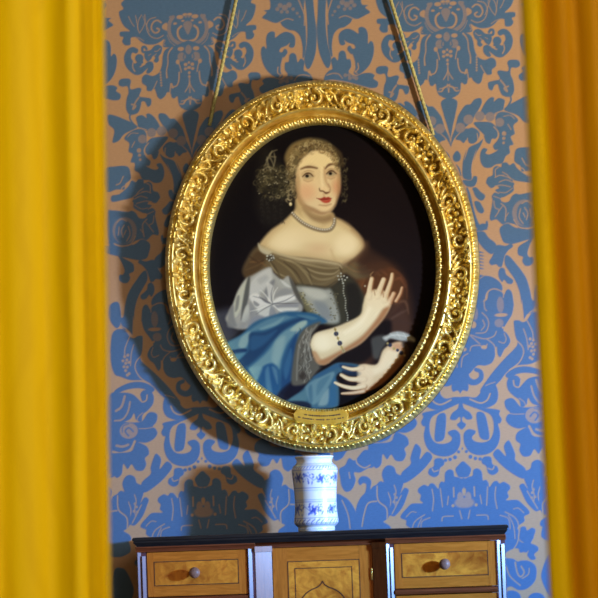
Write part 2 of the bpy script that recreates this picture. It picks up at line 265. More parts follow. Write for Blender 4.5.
DMASK = build_damask()
def damask(X, Z):
    nu, nv = DMASK.shape
    u = (np.asarray(X)-DAX) % DPER; u = np.minimum(u, DPER-u)/(DPER/2)*(nu-1)
    v = ((ZTOP-np.asarray(Z)) % VPER)/VPER*(nv-1)
    i = np.clip(u.astype(int), 0, nu-2); j = np.clip(v.astype(int), 0, nv-2); fu, fv = u-i, v-j
    return (DMASK[i, j]*(1-fu)*(1-fv)+DMASK[i+1, j]*fu*(1-fv)+DMASK[i, j+1]*(1-fu)*fv+DMASK[i+1, j+1]*fu*fv)
# ---------------------------------------------------------------- the oil painting (pigment laid over a dark ground, picture units)
def paint(x, y):
    rnd = random.Random(5)
    F = Field(x, y, (11, 8, 12))
    def z(x0, y0, s, pts): return [(x0+a/s, y0+b/s) for a, b in pts]
    P1 = lambda q: z(280, 130, 8.543, q); P2 = lambda q: z(245, 140, 8.543, q); P3 = lambda q: z(280, 185, 6.644, q)
    P4 = lambda q: z(220, 230, 6.644, q); P5 = lambda q: z(290, 230, 6.644, q); P6 = lambda q: z(210, 300, 5.98, q)
    P7 = lambda q: z(290, 310, 5.98, q); P8 = lambda q: z(340, 260, 5.98, q); P9 = lambda q: z(320, 320, 5.98, q)
    def curl(cx, cy, r, col, w=1.0, a0=None, al=.8):
        w *= 1.35; al *= .85
        a0 = rnd.uniform(0, 6.28) if a0 is None else a0; n = 7; s = rnd.choice((-1, 1))
        F.line([(cx+r*(1-.08*i)*math.cos(a0+s*i*.62), cy+r*(1-.08*i)*math.sin(a0+s*i*.62)) for i in range(n)], (w*.4, w, w*.3), col, .95, al)
    # background glow of the brown ground
    F.dot(400, 230, 70, 120, (22, 14, 16), 40, .8); F.dot(330, 300, 90, 90, (24, 17, 17), 30, .8)
    F.poly(P6([(-40,90),(60,60),(130,60),(150,190),(90,260),(-40,300)]), (48, 50, 60), 6)
    # brown mantle at the right
    F.poly([(350,262),(372,258),(394,264),(407,284),(413,318),(408,344),(392,338),(380,346),(368,372),(345,362),(345,340),(366,320),(356,300)], (58, 36, 24), 7, .95)
    F.poly([(357,276),(365,266),(384,263),(398,274),(404,292),(398,306),(388,300),(372,290),(362,300),(356,318),(354,296)], (84, 50, 27), 4, .9)
    F.poly([(384,318),(398,302),(410,322),(404,338),(388,334),(374,338)], (66, 44, 34), 5, .8)
    for q, c in [(P8([(110,250),(120,140),(170,80),(230,70)]),(96,58,30)),(P8([(230,60),(320,60),(390,130),(400,230)]),(92,52,30)),(P8([(330,260),(390,250),(410,320)]),(96,66,48)),(P8([(280,370),(340,330),(400,300)]),(82,60,48)),(P8([(250,420),(330,370),(430,380)]),(62,42,34)),(P8([(160,80),(190,60),(240,90)]),(110,74,44)),(P8([(300,340),(350,300),(380,260)]),(58,36,28)),(P8([(210,90),(240,60),(280,90)]),(110,66,38)),(P8([(130,290),(115,200),(150,110)]),(110,68,36)),(P8([(330,120),(360,110),(390,160)]),(112,64,38))]:
        F.line(q, (1, 3.2, 1), c, 1.6, .7)
    # hair falling behind the neck
    F.poly([(262,150),(272,150),(284,165),(292,185),(294,212),(284,222),(268,226),(258,214),(256,190),(258,170)], (24, 22, 21), 7)
    F.poly([(258,174),(266,168),(280,166),(290,176),(292,190),(286,198),(272,192),(260,190)], (46, 44, 33), 5)
    # chest and neck
    skin, lite, mid, shd = (206,190,142), (222,208,164), (186,164,116), (138,108,72)
    F.poly([(296,196),(312,205),(331,212),(335,217),(343,221),(355,230),(363,240),(364,249),(355,258),(345,265),(336,263),(312,259),(290,257),(270,252),(259,247),(262,240),(271,230),(281,223),(291,214),(296,207)], mid, 2.2)
    F.poly([(299,212),(318,228),(336,224),(350,233),(358,244),(352,254),(338,257),(312,253),(288,251),(270,246),(272,237),(286,224)], skin, 5)
    F.dot(288, 240, 16, 9, lite, 7, .8, -.4); F.dot(346, 244, 11, 10, lite, 6, .85); F.dot(312, 236, 17, 6, (214,198,152), 5, .6)
    F.dot(318, 249, 10, 5, (192,158,116), 6, .6); F.line([(331,250),(334,258),(337,263)], (1,3), (176,148,100), 2.5, .5)
    F.line([(352,230),(362,240),(364,250),(356,259)], (2,4,3), (140,110,74), 3, .55)
    F.line([(337,218),(348,224),(358,234)], (1,2.5,1), (160,134,92), 2, .5)
    F.poly([(297,195),(303,206),(312,214),(324,220),(334,218),(332,213),(320,215),(306,206),(299,194)], (160,136,92), 2.6, .75)
    F.poly([(296,200),(300,208),(306,218),(300,216),(295,209)], (172,150,104), 2, .6)
    F.poly([(303,208),(314,215),(324,217),(331,215),(332,220),(322,223),(310,219)], (126,102,70), 3.2, .7)
    F.poly([(302,212),(312,220),(322,225),(314,226),(304,220)], (204,188,140), 2.2, .6)
    # face
    face = [(297,165),(303,157),(313,150),(326,150),(335,156),(339,165),(341,177),(340,188),(338,197),(335,206),(330,212),(321,215),(311,211),(304,205),(299,197),(296,185),(295,174)]
    F.poly(face, (208,190,148), 2.2)
    F.poly([(299,166),(307,157),(318,152),(328,154),(334,162),(330,165),(322,170),(312,164),(302,167)], (222,208,160), 3, .9)
    F.dot(313, 185, 9, 8, (216,196,152), 5, .7); F.dot(335, 183, 4, 7, (200,170,126), 3, .6)
    F.dot(306, 192, 9, 8, (206,152,116), 6, .55); F.dot(337, 188, 4, 7, (196,136,100), 3.4, .6)
    F.poly([(335,160),(339,168),(341,180),(339,194),(335,206),(337,190),(337,175)], (150,112,74), 2, .6)
    F.poly([(304,205),(311,211),(321,215),(330,212),(335,205),(330,209),(322,211),(312,207)], (136,104,70), 1.8, .7)
    F.dot(325, 208, 6, 3.5, (214,192,146), 2.2, .8); F.line([(319,205),(326,205.5),(331,204)], (1,1.8,1), (156,118,84), 1, .6)
    F.poly([(296,174),(300,180),(299,195),(296,188)], (170,144,100), 2, .6)
    F.poly([(295,184),(300,196),(306,205),(312,211),(306,210),(299,203),(295,194)], (150,122,84), 2, .6); F.line([(298,170),(297.4,184),(301,198),(309,208)], (2,4,3,2), (168,138,98), 2.4, .45)
    # eyes
    F.poly([(301,174),(305,171.5),(311,172),(315,176),(311,180),(304,180)], (178,154,114), 1.6, .6)
    F.poly([(326,171.5),(330,169.2),(335,170),(338,174),(334,177.5),(328,177)], (170,142,104), 1.6, .6)
    F.poly([(303.6,176.6),(306.5,174.6),(310,174.5),(312.4,176.6),(309,178.2),(305.5,178.2)], (166,154,122), .9)
    F.poly([(327.2,174),(329.8,172.2),(333,172.1),(335.4,173.9),(333,175.6),(329,175.6)], (160,148,118), .9)
    F.dot(307.1, 176.0, 1.75, 1.5, (26,20,18), .7); F.dot(330.4, 173.5, 1.65, 1.5, (26,20,18), .7)
    
    F.line([(302.6,176.6),(306,173.7),(310,173.5),(313,176.2)], (.7,1.7,.8), (62,42,30), .9, .9)
    F.line([(326.4,174),(329.5,171.2),(333,171.1),(336.2,173.6)], (.7,1.7,.8), (62,42,30), .9, .9)
    F.line([(303.5,180),(308,181.6),(313,180)], (.5,1.2,.5), (160,124,90), 1, .6); F.line([(327,177.6),(331,179),(335,177.4)], (.5,1.2,.5), (160,124,90), 1, .6)
    F.line([(304,171.6),(309,170.4),(314,172)], (.4,1,.4), (150,118,82), .8, .6); F.line([(327,170),(331,168.6),(336,170)], (.4,1,.4), (150,118,82), .8, .6)
    F.line([(301,169),(306,167.2),(311,167),(317,168.2)], (1,2.4,1.4), (92,66,44), 1.2, .9)
    F.line([(325.5,168.6),(328,165.6),(331.5,164.2),(336.6,164.6)], (1.2,2.4,1), (88,62,42), 1.2, .9)
    # nose and mouth
    F.line([(324.6,167.5),(324.9,174),(326,181),(328.6,187)], (1.4,1.8,1), (170,134,96), 1.6, .7); F.line([(321.6,168),(321.5,178),(323,188)], (1.4,2.4,3), (226,212,170), 1.5, .75)
    F.dot(324.4, 189, 3, 2.6, (218,196,152), 1.4, .9); F.line([(328.3,184),(330.2,188.2),(329.2,192.4),(326,193.4)], (.6,1.4,1.2), (150,108,76), 1.2, .7)
    F.line([(319.2,188.4),(320.2,190.8),(323,191.2),(326,193),(329,192)], (.6,1.2,1.2,1.8,.5), (78,46,30), .9, .85)
    F.line([(323.6,193.8),(324.2,196.2)], 1.6, (176,136,100), 1.2, .5)
    F.poly([(318.2,198.7),(321,198.3),(324.3,196.9),(326.2,197.5),(328.4,196.9),(331,198.4),(329.5,199.9),(325,200.4),(320.5,199.9)], (150,54,42), 1.0)
    F.poly([(320.4,199.8),(325.5,200.2),(331,199.4),(329.4,202.2),(326,203.1),(322.6,202.1)], (172,66,50), 1.2)
    F.line([(316.6,198.2),(321,199.5),(325.6,199.6),(331.6,198.3)], (.5,.9,.4), (110,36,28), .7, .8)
    # hair round the forehead
    F.poly([(287,166),(285,156),(291,145),(301,140),(312,138),(324,140),(333,146),(339,156),(341,168),(338,163),(334,156),(327,151),(318,149),(308,152),(301,158),(297,167),(294,180),(296,196),(291,190),(287,178)], (98,88,60), 2.6)
    F.poly([(285,158),(290,147),(300,141),(311,139),(300,144),(292,153),(288,164)], (122,104,66), 3, .8)
    F.line([(300,158),(304,150),(312,145),(316,144)], (1,2.2,1), (70,52,34), 1, .7)
    for i in range(46):
        a = math.pi*(1.0+1.0*i/46); r0, r1 = rnd.uniform(17,20), rnd.uniform(24,29)
        F.line([(314+r0*1.12*math.cos(a+.1), 168+r0*math.sin(a+.1)), (314+(r0+r1)/2*1.05*math.cos(a+.03), 167+(r0+r1)/2*math.sin(a+.03)), (314+r1*math.cos(a-.08), 168+r1*math.sin(a-.08))], (.5,1.4,.5), rnd.choice([(72,56,34),(150,136,94),(128,108,66),(90,74,46)]), .8, .55)
    for i in range(150):
        t = rnd.random(); a = math.pi*(1.0+1.02*t)
        cx, cy = 314+24*math.cos(a)+rnd.uniform(-3,2.5), 168+25*math.sin(a)+rnd.uniform(-2.5,3.5)
        curl(cx, cy, rnd.uniform(1.2,2.6), rnd.choice([(158,146,102),(170,160,118),(84,68,44),(128,112,72),(62,48,34),(186,176,134)]), rnd.uniform(.6,1.1), al=.7)
    for i in range(46):
        t = rnd.random(); a = math.pi*(1.02+.9*t)
        curl(317+20*math.cos(a)+rnd.uniform(-1.5,1.5), 169+18.5*math.sin(a)+rnd.uniform(-1,2), rnd.uniform(1.1,2.1), rnd.choice([(176,160,114),(150,130,88),(120,98,62),(196,180,134)]), rnd.uniform(.5,.9), al=.6)
    for i in range(60):
        cx, cy = 291+rnd.uniform(-5,4), 168+rnd.uniform(0,34); curl(cx, cy, rnd.uniform(1.4,2.8), rnd.choice([(120,110,78),(60,52,38),(146,136,98),(40,34,26),(166,156,120)]), rnd.uniform(.7,1.2), al=.75)
    for i in range(170):
        a = rnd.uniform(0,6.28); r = math.sqrt(rnd.random()); cx, cy = 272+17*r*math.cos(a), 182+18*r*math.sin(a)
        curl(cx, cy, rnd.uniform(1.3,3.2), rnd.choice([(96,92,66),(54,50,36),(30,26,22),(122,116,88),(78,72,48),(20,18,18)]), rnd.uniform(.6,1.2), al=.65)
    for i in range(26): F.dot(rnd.uniform(256,290), rnd.uniform(166,196), .8, .6, rnd.choice([(150,148,126),(120,116,92)]), .5, .8)
    for q in [[(265,166),(268,158),(272,152),(277,150)],[(266,160),(270,158),(274,166)],[(274,153),(275,160),(273,168)],[(263,170),(268,167),(275,170)],[(267,157),(268,164),(271,172)],[(272,151),(270,156),(276,157)]]: F.line(q, (.8,1.7,.8), (120,116,94), 1, .75)
    for x0 in (262, 268, 275, 282):
        for k in range(8): curl(x0+rnd.uniform(-1,1), 198+k*3.6, 1.6, (52-k*3,50-k*3,44-k*2), 1, 0.3, .7)
    for k in range(13): curl(345+rnd.uniform(-1.5,2), 158+k*3.7, 2.3, rnd.choice([(74,70,48),(96,92,64),(44,40,30)]), 1.1, 2.8, .7)
    F.line([(341,160),(344,175),(344,196)], (4,7,4), (28,22,18), 2, .5)
    for k in range(11): curl(344+rnd.uniform(-1,2.5), 160+k*4, 1.9, rnd.choice([(88,84,58),(104,98,70)]), .9, 2.8, .75)
    F.line([(332,146),(340,154),(343,166)], (2,4,2), (70,58,38), 2, .8)
    for q in [[(318,148),(321,153),(325,152),(324,149)],[(309,149),(306,154),(303,156)],[(329,150),(332,154),(335,153)]]: F.line(q, (.6,1.3,.5), (132,112,74), .7, .8)
    F.dot(290.6, 204.2, 1.5, 1.8, (196,186,140), .7); F.dot(290.2, 203.6, .6, .6, (238,232,200), .4)
    # gauze scarf
    sc = [(243,271),(248,258),(254,249),(260,246),(270,251),(286,257),(312,259),(336,263),(345,265),(354,260),(366,268),(370,276),(356,279),(345,274),(338,283),(330,288),(318,287),(308,286),(298,287),(290,279),(282,281),(272,270),(262,272),(250,280)]
    F.poly(sc, (96,82,54), 3.4)
    F.poly([(243,272),(250,258),(258,250),(266,256),(262,268),(250,278)], (70,52,32), 3, .85)
    F.poly([(258,243),(262,247),(272,251),(268,255),(260,251)], (190,186,156), 1.6, .8)
    for q, c, w in [([(262,247),(280,254),(300,259),(320,261),(336,264)],(176,164,122),2.6),([(280,258),(296,264),(306,274),(312,285)],(134,120,82),2.4),([(276,260),(290,270),(300,284)],(120,106,70),2.2),
                    ([(286,260),(305,264),(325,268),(338,268)],(140,126,88),2.4),([(296,262),(315,272),(332,274),(339,270)],(150,136,98),2),([(304,270),(318,279),(332,278),(340,272)],(128,114,80),2.4),
                    ([(310,283),(322,284),(334,279)],(104,92,64),2),([(284,262),(296,272),(303,284)],(64,52,34),1.6),([(292,260),(306,268),(312,280)],(70,58,38),1.6),([(312,286),(324,288),(336,281)],(60,52,38),1.5),
                    ([(270,262),(276,272),(286,277)],(140,128,92),2),([(268,259),(274,266),(280,276)],(66,56,38),2),([(250,262),(260,262),(266,266)],(108,78,44),2.4),([(246,270),(256,266),(264,262)],(92,70,42),1.6),([(249,256),(258,262),(264,260)],(58,42,28),1.8),
                    ([(346,266),(354,271),(364,272),(370,270)],(118,92,60),2),([(350,263),(358,268),(366,265)],(104,78,46),2.2),([(339,264),(341,270),(344,276)],(66,50,32),1.6),([(330,262),(338,264),(342,268)],(160,146,106),1.6)]: F.line(q, (w*.4,w,w*.4), c, 1.1, .75)
    F.line([(262,247),(280,255),(300,259.5),(320,261.5),(336,264.5),(345,265)], (3,5.5,3), (178,162,120), 3, .55)
    F.line([(345,264),(356,260),(366,252),(367,243)], (3,5,3), (96,66,44), 4, .6); F.poly([(358,262),(366,248),(378,254),(388,266),(372,276),(360,274)], (58,38,27), 5, .7)
    for x, y in [(267,256),(270,255.5),(273,256),(270,258.6),(269,260.6),(272,260),(267,259),(274,258.5)]: F.dot(x, y, .9, .9, (156,160,144), .5, .9)
    F.dot(270.5, 258, 3.4, 3, (34,32,30), 1.4, .55)
    for x, y in [(267.5,256),(271,255),(273.5,257.6),(269.5,260.2),(271.6,258)]: F.dot(x, y, .8, .8, (176,180,164), .5, .9)
    # bodice
    F.poly([(296,285),(309,286),(324,288),(334,285),(345,277),(356,282),(366,300),(362,316),(345,324),(330,326),(310,318),(300,302)], (52,50,38), 3)
    F.poly([(296,287),(309,287),(324,289),(331,290),(336,303),(339,322),(322,322),(312,312),(304,301)], (138,140,126), 2.6)
    F.poly([(303,288),(320,290),(328,296),(320,300),(308,296)], (168,168,150), 3, .9); F.poly([(314,302),(326,304),(332,318),(322,318)], (112,118,116), 3, .8)
    F.poly([(299,292),(306,300),(314,312),(322,322),(312,318),(302,304)], (104,98,66), 1.8, .8)
    for i in range(40):
        t = rnd.random(); F.dot(300+20*t+rnd.uniform(-3,3), 292+28*t+rnd.uniform(-2,2), .8, .6, rnd.choice([(150,142,100),(84,76,48),(120,112,76)]), .5, .8)
    for i in range(40): F.dot(334+rnd.uniform(-4,4), 300+rnd.uniform(-10,20), .8, .6, rnd.choice([(86,82,58),(48,44,32),(104,98,70)]), .5, .6)
    F.poly([(346,285),(356,284),(362,300),(358,318),(348,322),(347,300)], (28,25,22), 3, .8)
    for i in range(17):
        yy = 281+i*2.45; F.dot(342.5+i*.32+.6*math.sin(i), yy, .85, .85, (140,140,122), .5, .9)
    for x, y in [(338,276),(341,273.5),(344,276),(347,277.5),(342,279),(345,280),(339,279.5),(343,283),(341,276.4)]: F.dot(x, y, 1.0, .9, (160,162,144), .5, .9)
    # silk sleeve
    F.poly(P4([(40,600),(60,540),(90,480),(120,400),(165,330),(205,305),(325,248),(355,285),(410,330),(455,308),(500,380),(530,450),(552,500),(520,560),(330,590),(280,640),(120,660)]), (142,142,132), 2)
    S = lambda q, c, s=1.6, a=.9: F.poly(P4(q), c, s, a)
    S([(230,310),(325,252),(350,290),(345,340),(290,400),(240,430),(200,430),(195,370)], (176,178,168), 2.4)
    S([(195,440),(250,420),(290,470),(330,485),(300,510),(250,520),(220,490)], (196,196,184)); S([(225,470),(262,495),(245,508),(225,492)], (120,122,118), 1)
    S([(300,400),(340,340),(370,330),(340,400),(320,460),(300,450)], (112,114,112)); S([(350,290),(410,335),(455,312),(490,380),(460,400),(400,380),(370,340)], (150,152,140), 2)
    S([(340,485),(400,440),(480,430),(500,460),(440,480),(380,495)], (200,200,186)); S([(360,440),(420,390),(480,400),(460,425),(400,440)], (128,130,124)); S([(345,500),(420,495),(520,490),(500,520),(420,530),(370,520)], (124,126,124), 1.4)
    S([(250,520),(330,495),(350,520),(330,570),(270,570)], (178,180,168)); S([(385,520),(450,515),(520,520),(480,545),(410,545)], (190,190,174)); S([(345,505),(375,560),(330,575),(330,530)], (120,124,124), 1.2)
    S([(310,350),(355,380),(335,470),(320,490),(318,430)], (188,188,176), 1.2, .8); S([(260,440),(310,470),(345,492),(300,480)], (86,88,90), 1, .8); S([(340,490),(440,484),(530,486),(440,492)], (84,84,84), .8, .8)
    S([(150,360),(190,320),(195,390),(165,460),(130,540),(100,580),(85,520),(110,430)], (170,172,150)); S([(180,330),(200,320),(190,440),(170,520),(140,598),(150,480)], (72,74,70), 1.4)
    S([(165,520),(190,500),(195,570),(170,610),(145,600)], (168,170,156)); S([(60,540),(90,500),(95,580),(110,640),(50,640)], (108,110,108), 2); S([(200,480),(230,520),(260,600),(210,620),(200,560)], (128,130,126), 1.6)
    S([(110,450),(130,440),(120,520),(100,540)], (110,112,104), 1.2); S([(460,310),(500,370),(540,460),(560,510),(520,470),(480,390)], (62,60,52), 1.4, .8)
    S([(250,330),(300,300),(320,320),(270,360)], (150,152,146), 2, .7); S([(400,330),(430,345),(470,380),(430,370)], (186,188,176), 1.2, .8); S([(200,600),(250,570),(290,580),(260,640),(190,650)], (120,124,128), 2)
    for q in [[(345,490),(300,430),(270,400)],[(345,490),(360,420),(385,380)],[(345,490),(260,525),(200,540)],[(345,492),(390,530),(430,548)]]: F.line(P4(q), (1.6,1.1,.3), (206,206,190), .9, .75)
    for q in [[(350,492),(340,430),(350,380)],[(350,492),(430,470),(500,430)],[(350,494),(300,520),(240,560)],[(340,490),(290,460),(220,440)]]: F.line(P4(q), (1.2,1.1,.3), (92,94,94), .9, .7)
    # blue drapery
    F.poly(P6([(-60,300),(80,258),(180,208),(270,130),(380,90),(460,68),(560,72),(640,85),(700,130),(640,150),(570,190),(520,260),(505,350),(492,480),(440,560),(400,700),(-60,700)]), (41, 82, 109), 2)
    D = lambda q, c, s=2.2, a=.9: F.poly(P6(q), c, s, a)
    D([(100,262),(190,212),(280,150),(360,110),(460,90),(540,85),(470,115),(390,150),(290,180),(240,200),(225,260),(200,300),(120,300)], (78, 115, 128)); D([(190,220),(240,192),(222,270),(190,290),(170,270)], (122, 149, 144), 2, .8)
    D([(300,170),(380,135),(440,105),(400,150),(320,178)], (107, 140, 141), 2, .8)
    D([(240,200),(330,190),(440,140),(560,100),(600,110),(540,128),(470,160),(380,240),(300,330),(200,410),(150,380),(225,310),(235,260)], (26, 52, 83))
    D([(250,215),(330,210),(400,180),(330,260),(260,300),(240,280)], (39, 78, 110), 2.4, .8); D([(110,305),(200,290),(220,305),(160,330),(115,320)], (22, 46, 80), 1.4); D([(120,330),(210,315),(150,370)], (68, 112, 131), 1.8)
    D([(570,122),(510,150),(420,205),(350,300),(290,360),(235,410),(250,450),(320,400),(380,378),(415,410),(430,340),(470,250),(530,190),(580,150)], (96, 130, 133)); D([(575,125),(530,135),(480,180),(520,185),(570,150)], (142, 160, 142), 1.6, .85)
    D([(400,240),(450,220),(430,320),(400,390),(370,360),(380,290)], (120, 147, 141), 2.6, .8); D([(235,410),(290,395),(320,420),(290,470),(270,490),(240,440)], (100, 136, 139), 1.8, .85)
    D([(290,470),(320,400),(365,382),(395,400),(410,450),(415,530),(390,590),(320,570),(280,520)], (28, 69, 107)); D([(330,430),(350,400),(360,470),(370,560),(340,540)], (68, 108, 130), 2, .8); D([(370,400),(400,420),(405,500),(390,470)], (81, 117, 131), 1.8, .7)
    D([(425,560),(430,430),(465,300),(520,195),(515,300),(500,440),(470,520)], (26, 58, 93)); D([(440,400),(480,290),(490,340),(470,440),(450,470)], (46, 89, 118), 2, .8); D([(180,400),(230,420),(270,500),(240,500),(190,450)], (22, 54, 90), 2)
    D([(460,80),(560,78),(640,95),(600,112),(540,100),(480,98)], (35, 78, 109), 1.6); D([(520,90),(590,92),(640,110),(600,118)], (74, 113, 126), 1.4, .7)
    D([(240,70),(250,80),(200,180),(100,240)], (90,94,100), 4, .25)
    D([(400,570),(500,480),(560,500),(640,560),(560,700),(380,680)], (19, 20, 34), 2.4)
    # lace cuff
    F.poly(P7([(85,112),(180,70),(160,110),(122,160),(120,230),(145,290),(190,330),(160,370),(110,430),(60,450),(10,440),(15,330),(40,190)]), (82,78,66), 2)
    for i in range(70):
        a = rnd.uniform(0,1); cx, cy = 299+14*(1-a)*rnd.random()+a*3+rnd.uniform(-3,8), 326+a*56
        F.line([(cx,cy),(cx+rnd.uniform(-2,2),cy+rnd.uniform(1.5,3.5)),(cx+rnd.uniform(-2,2),cy+rnd.uniform(3,6))], (.4,1,.4), rnd.choice([(140,136,118),(120,116,98),(54,50,42),(156,152,134)]), .6, .6)
    F.dot(303, 376, 4, 4, (40,32,26), 2.5, .7)
    for q in [[(100,120),(60,200),(45,300),(40,420)],[(130,110),(95,190),(90,290),(110,380)],[(160,90),(120,150),(112,230),(130,300)]]: F.line(P7(q), (1,2,1), (134,130,112), 1.3, .6)
    # dark folds between the arms
    F.poly(P7([(180,340),(250,300),(330,240),(440,170),(500,90),(598,60),(598,160),(520,240),(440,310),(330,320),(260,310)]), (22,16,16), 3)
    # left arm and raised hand
    arm = [(311,348),(311,341),(316,333),(332,328),(345,323),(360,315),(363,304),(366,294),(372,290),(382,290),(389,296),(391,305),(384,318),(373,331),(360,344),(341,354),(326,364),(317,362)]
    F.poly(arm, (196,176,130), 1.6)
    F.poly([(313,346),(316,336),(332,331),(348,327),(362,317),(366,304),(372,295),(381,297),(383,308),(374,322),(358,336),(338,346),(322,352)], (216,200,156), 4, .95)
    F.poly([(391,304),(384,318),(373,331),(360,344),(341,354),(326,364),(318,362),(330,356),(346,347),(362,336),(375,321),(384,308)], (144,92,54), 2.2, .8)
    F.poly([(312,352),(316,362),(324,365),(330,361),(322,360),(316,352)], (160,112,70), 1.8, .7); F.dot(322, 342, 8, 7, (226,212,170), 5, .7); F.line([(345,333),(360,323),(370,308)], (3,5,3), (228,214,174), 3, .6)
    def finger(p, w, c=(202,178,132), sh=(140,92,56)):
        w = [k*1.02 if i < len(w)-1 else k*1.25 for i, k in enumerate(w)]
        F.line([(a+.9, b+.3) for a, b in p], w, sh, 1.1, .8); F.line(p, [k*.86 for k in w], c, 1.0); F.line([(a-.5, b) for a, b in p], [k*.4 for k in w], (220,200,158), 1.1, .55)
    finger([(368.5,297),(369.6,288),(371.6,278.5)], (6,5,3.2)); finger([(377,296),(380.5,287),(383.4,279.5)], (6.5,5.4,3.8)); finger([(384,300),(388,289),(391,280),(392,274)], (6,4.8,3.8,2.4), (196,166,118))
    finger([(389.6,302),(393.4,293.5)], (4.6,3.4), (186,142,98)); finger([(396,301),(400,294),(402,287.5)], (3.6,3.4,2), (168,118,76), (96,56,34))
    F.poly([(366,297),(372,291),(380,294),(388,300),(389,306),(376,308),(367,304)], (214,196,152), 2.6, .85); F.line([(374,290),(375,295)], .9, (150,104,66), .7, .7); F.line([(383,292),(383.5,297)], .9, (150,104,66), .7, .7)
    F.line([(372,277.5),(370.5,275),(373,272)], (.8,1.4,.8), (150,118,76), .8, .7); F.dot(365, 286, 1, 1, (170,160,130), .6, .8)
    for x, y, r, c in [(335.2,329.5,1.3,(150,128,70)),(336.2,333.8,2.3,(38,44,66)),(338,338.2,1.3,(170,148,84)),(339.8,343.2,2.4,(38,44,66)),(341.8,347.5,1.5,(178,158,96)),(343.6,350.8,1.7,(150,140,100))]: F.dot(x, y, r, r, c, .7, .95)
    F.line([(334.6,328),(337,336),(340,344),(343.8,351.5)], .8, (120,96,48), .5, .6)
    # lower drape held by the other hand
    F.poly(P7([(-30,560),(0,530),(70,480),(140,400),(220,350),(290,315),(400,325),(450,355),(380,392),(300,375),(275,410),(292,450),(285,590),(200,640),(100,610)]),(52, 86, 101), 1.8)
    for q, c in [([(90,470),(150,415),(255,370),(262,400),(235,450),(190,530),(130,565)],(94, 125, 126)),([(140,400),(220,352),(290,320),(330,330),(260,355),(180,400)],(41, 78, 104)),([(240,470),(265,400),(275,450),(275,560),(230,570),(215,530)],(44, 86, 112)),
                 ([(300,325),(390,335),(430,360),(380,385),(320,360)],(28, 46, 69)),([(0,535),(70,490),(95,480),(100,540),(40,545)],(72, 106, 112)),([(-30,560),(60,545),(120,560),(140,590),(260,595),(240,680),(-30,660)],(17, 20, 35)),([(190,520),(230,470),(225,560),(170,570)],(116, 140, 134)),([(110,470),(130,450),(135,540),(118,555)],(59, 93, 107)),([(170,430),(240,390),(200,460),(160,510)],(68, 102, 112))]:
        F.poly(P7(q), c, 1.8, .85)
    # right arm and resting hand
    F.poly(P9([(310,110),(380,90),(400,130),(370,180),(350,230),(320,225),(310,170)]), (70,70,64), 2.4, .85)
    F.poly([(383,350),(393,343),(402,342),(408,347),(406,357),(394,372),(381,384),(368,391),(358,392),(357,380),(358,367),(364,364),(377,364)], (196,168,122), 1.6)
    F.poly([(385,352),(394,347),(400,352),(392,364),(382,372),(372,376),(364,374),(362,368),(377,366)], (216,194,150), 3, .9)
    F.poly([(408,348),(406,358),(394,373),(381,385),(366,392),(372,386),(384,376),(396,362)], (132,76,44), 2, .85); F.dot(398, 347, 7, 4, (176,120,82), 3, .7)
    finger([(362,368),(352,369.2),(343,366.8)], (4.4,3.8,2)); F.poly([(342.5,370.5),(350,372.5),(360,372),(360,375.5),(350,375.5),(343,373)], (22,30,46), 1, .85)
    finger([(364,379),(350,379),(341,374.8)], (5.4,4.8,2.6)); F.line([(344,381),(352,383.6),(361,383)], (1,1.8,1), (40,24,24), .8, .85)
    finger([(364,386),(354,388),(343.5,386.2),(335,382.6)], (5,4.6,3.8,2)); F.line([(341,390),(352,391.2),(361,390)], (.8,1.2,.8), (36,22,24), .8, .85)
    finger([(364,391),(353,392.8),(342,393.4)], (4,3.4,1.8), (180,140,98)); F.poly([(359,367),(368,366),(374,374),(370,384),(361,386),(358,377)], (210,184,140), 2.6, .8)
    F.poly(P9([(375,105),(405,88),(435,72),(480,68),(530,84),(568,112),(560,134),(500,128),(455,118),(420,112),(395,125)]), (150,152,140), 1.6)
    for q in [[(390,110),(440,90),(500,95),(555,118)],[(420,82),(450,100)],[(500,80),(520,110)],[(460,75),(480,110)]]: F.line(P9(q), (.6,1.6,.6), (182,184,170), .9, .8)
    F.poly(P9([(500,125),(560,135),(545,200),(500,260),(505,190),(490,150)]), (48,38,32), 2, .8)
    for x, y, r, c in [(390,345,2.0,(40,44,60)),(394,348.6,1.4,(160,140,80)),(397.6,350.2,1.5,(44,48,62)),(401.4,353,2.1,(38,42,60)),(387.6,343.4,1.2,(150,130,80)),(404.4,355.4,1.2,(150,130,80))]: F.dot(x, y, r, r, c, .7, .95)
    # pearls
    p = spline([(292.6,213),(298,218.4),(304,223),(313,227.4),(323,229.8),(330.4,228.6),(334,223.6),(334.6,218.6)], False, 12); L = np.r_[0, np.cumsum(np.hypot(*np.diff(p, axis=0).T))]
    F.line([(a, b+1) for a, b in p[::6]], 3.4, (96,80,56), 1.2, .75)
    for s in np.arange(0, L[-1], 2.35):
        x1, y1 = np.interp(s, L, p[:, 0]), np.interp(s, L, p[:, 1])
        F.dot(x1, y1, 1.35, 1.35, (136,128,108), .6); F.dot(x1-.3, y1-.35, .6, .6, (214,210,190), .5, .9)
    # thin glazes and brush grain
    n = np.sin(F.x*2.1+3*np.sin(F.y*.37))*np.sin(F.y*2.3+2*np.sin(F.x*.41)); F.c *= (1+.018*n)[:, None]
    c = np.clip(F.c, 0, 255)/255; g = c.mean(1, keepdims=True)
    return g+(c-g)*.93
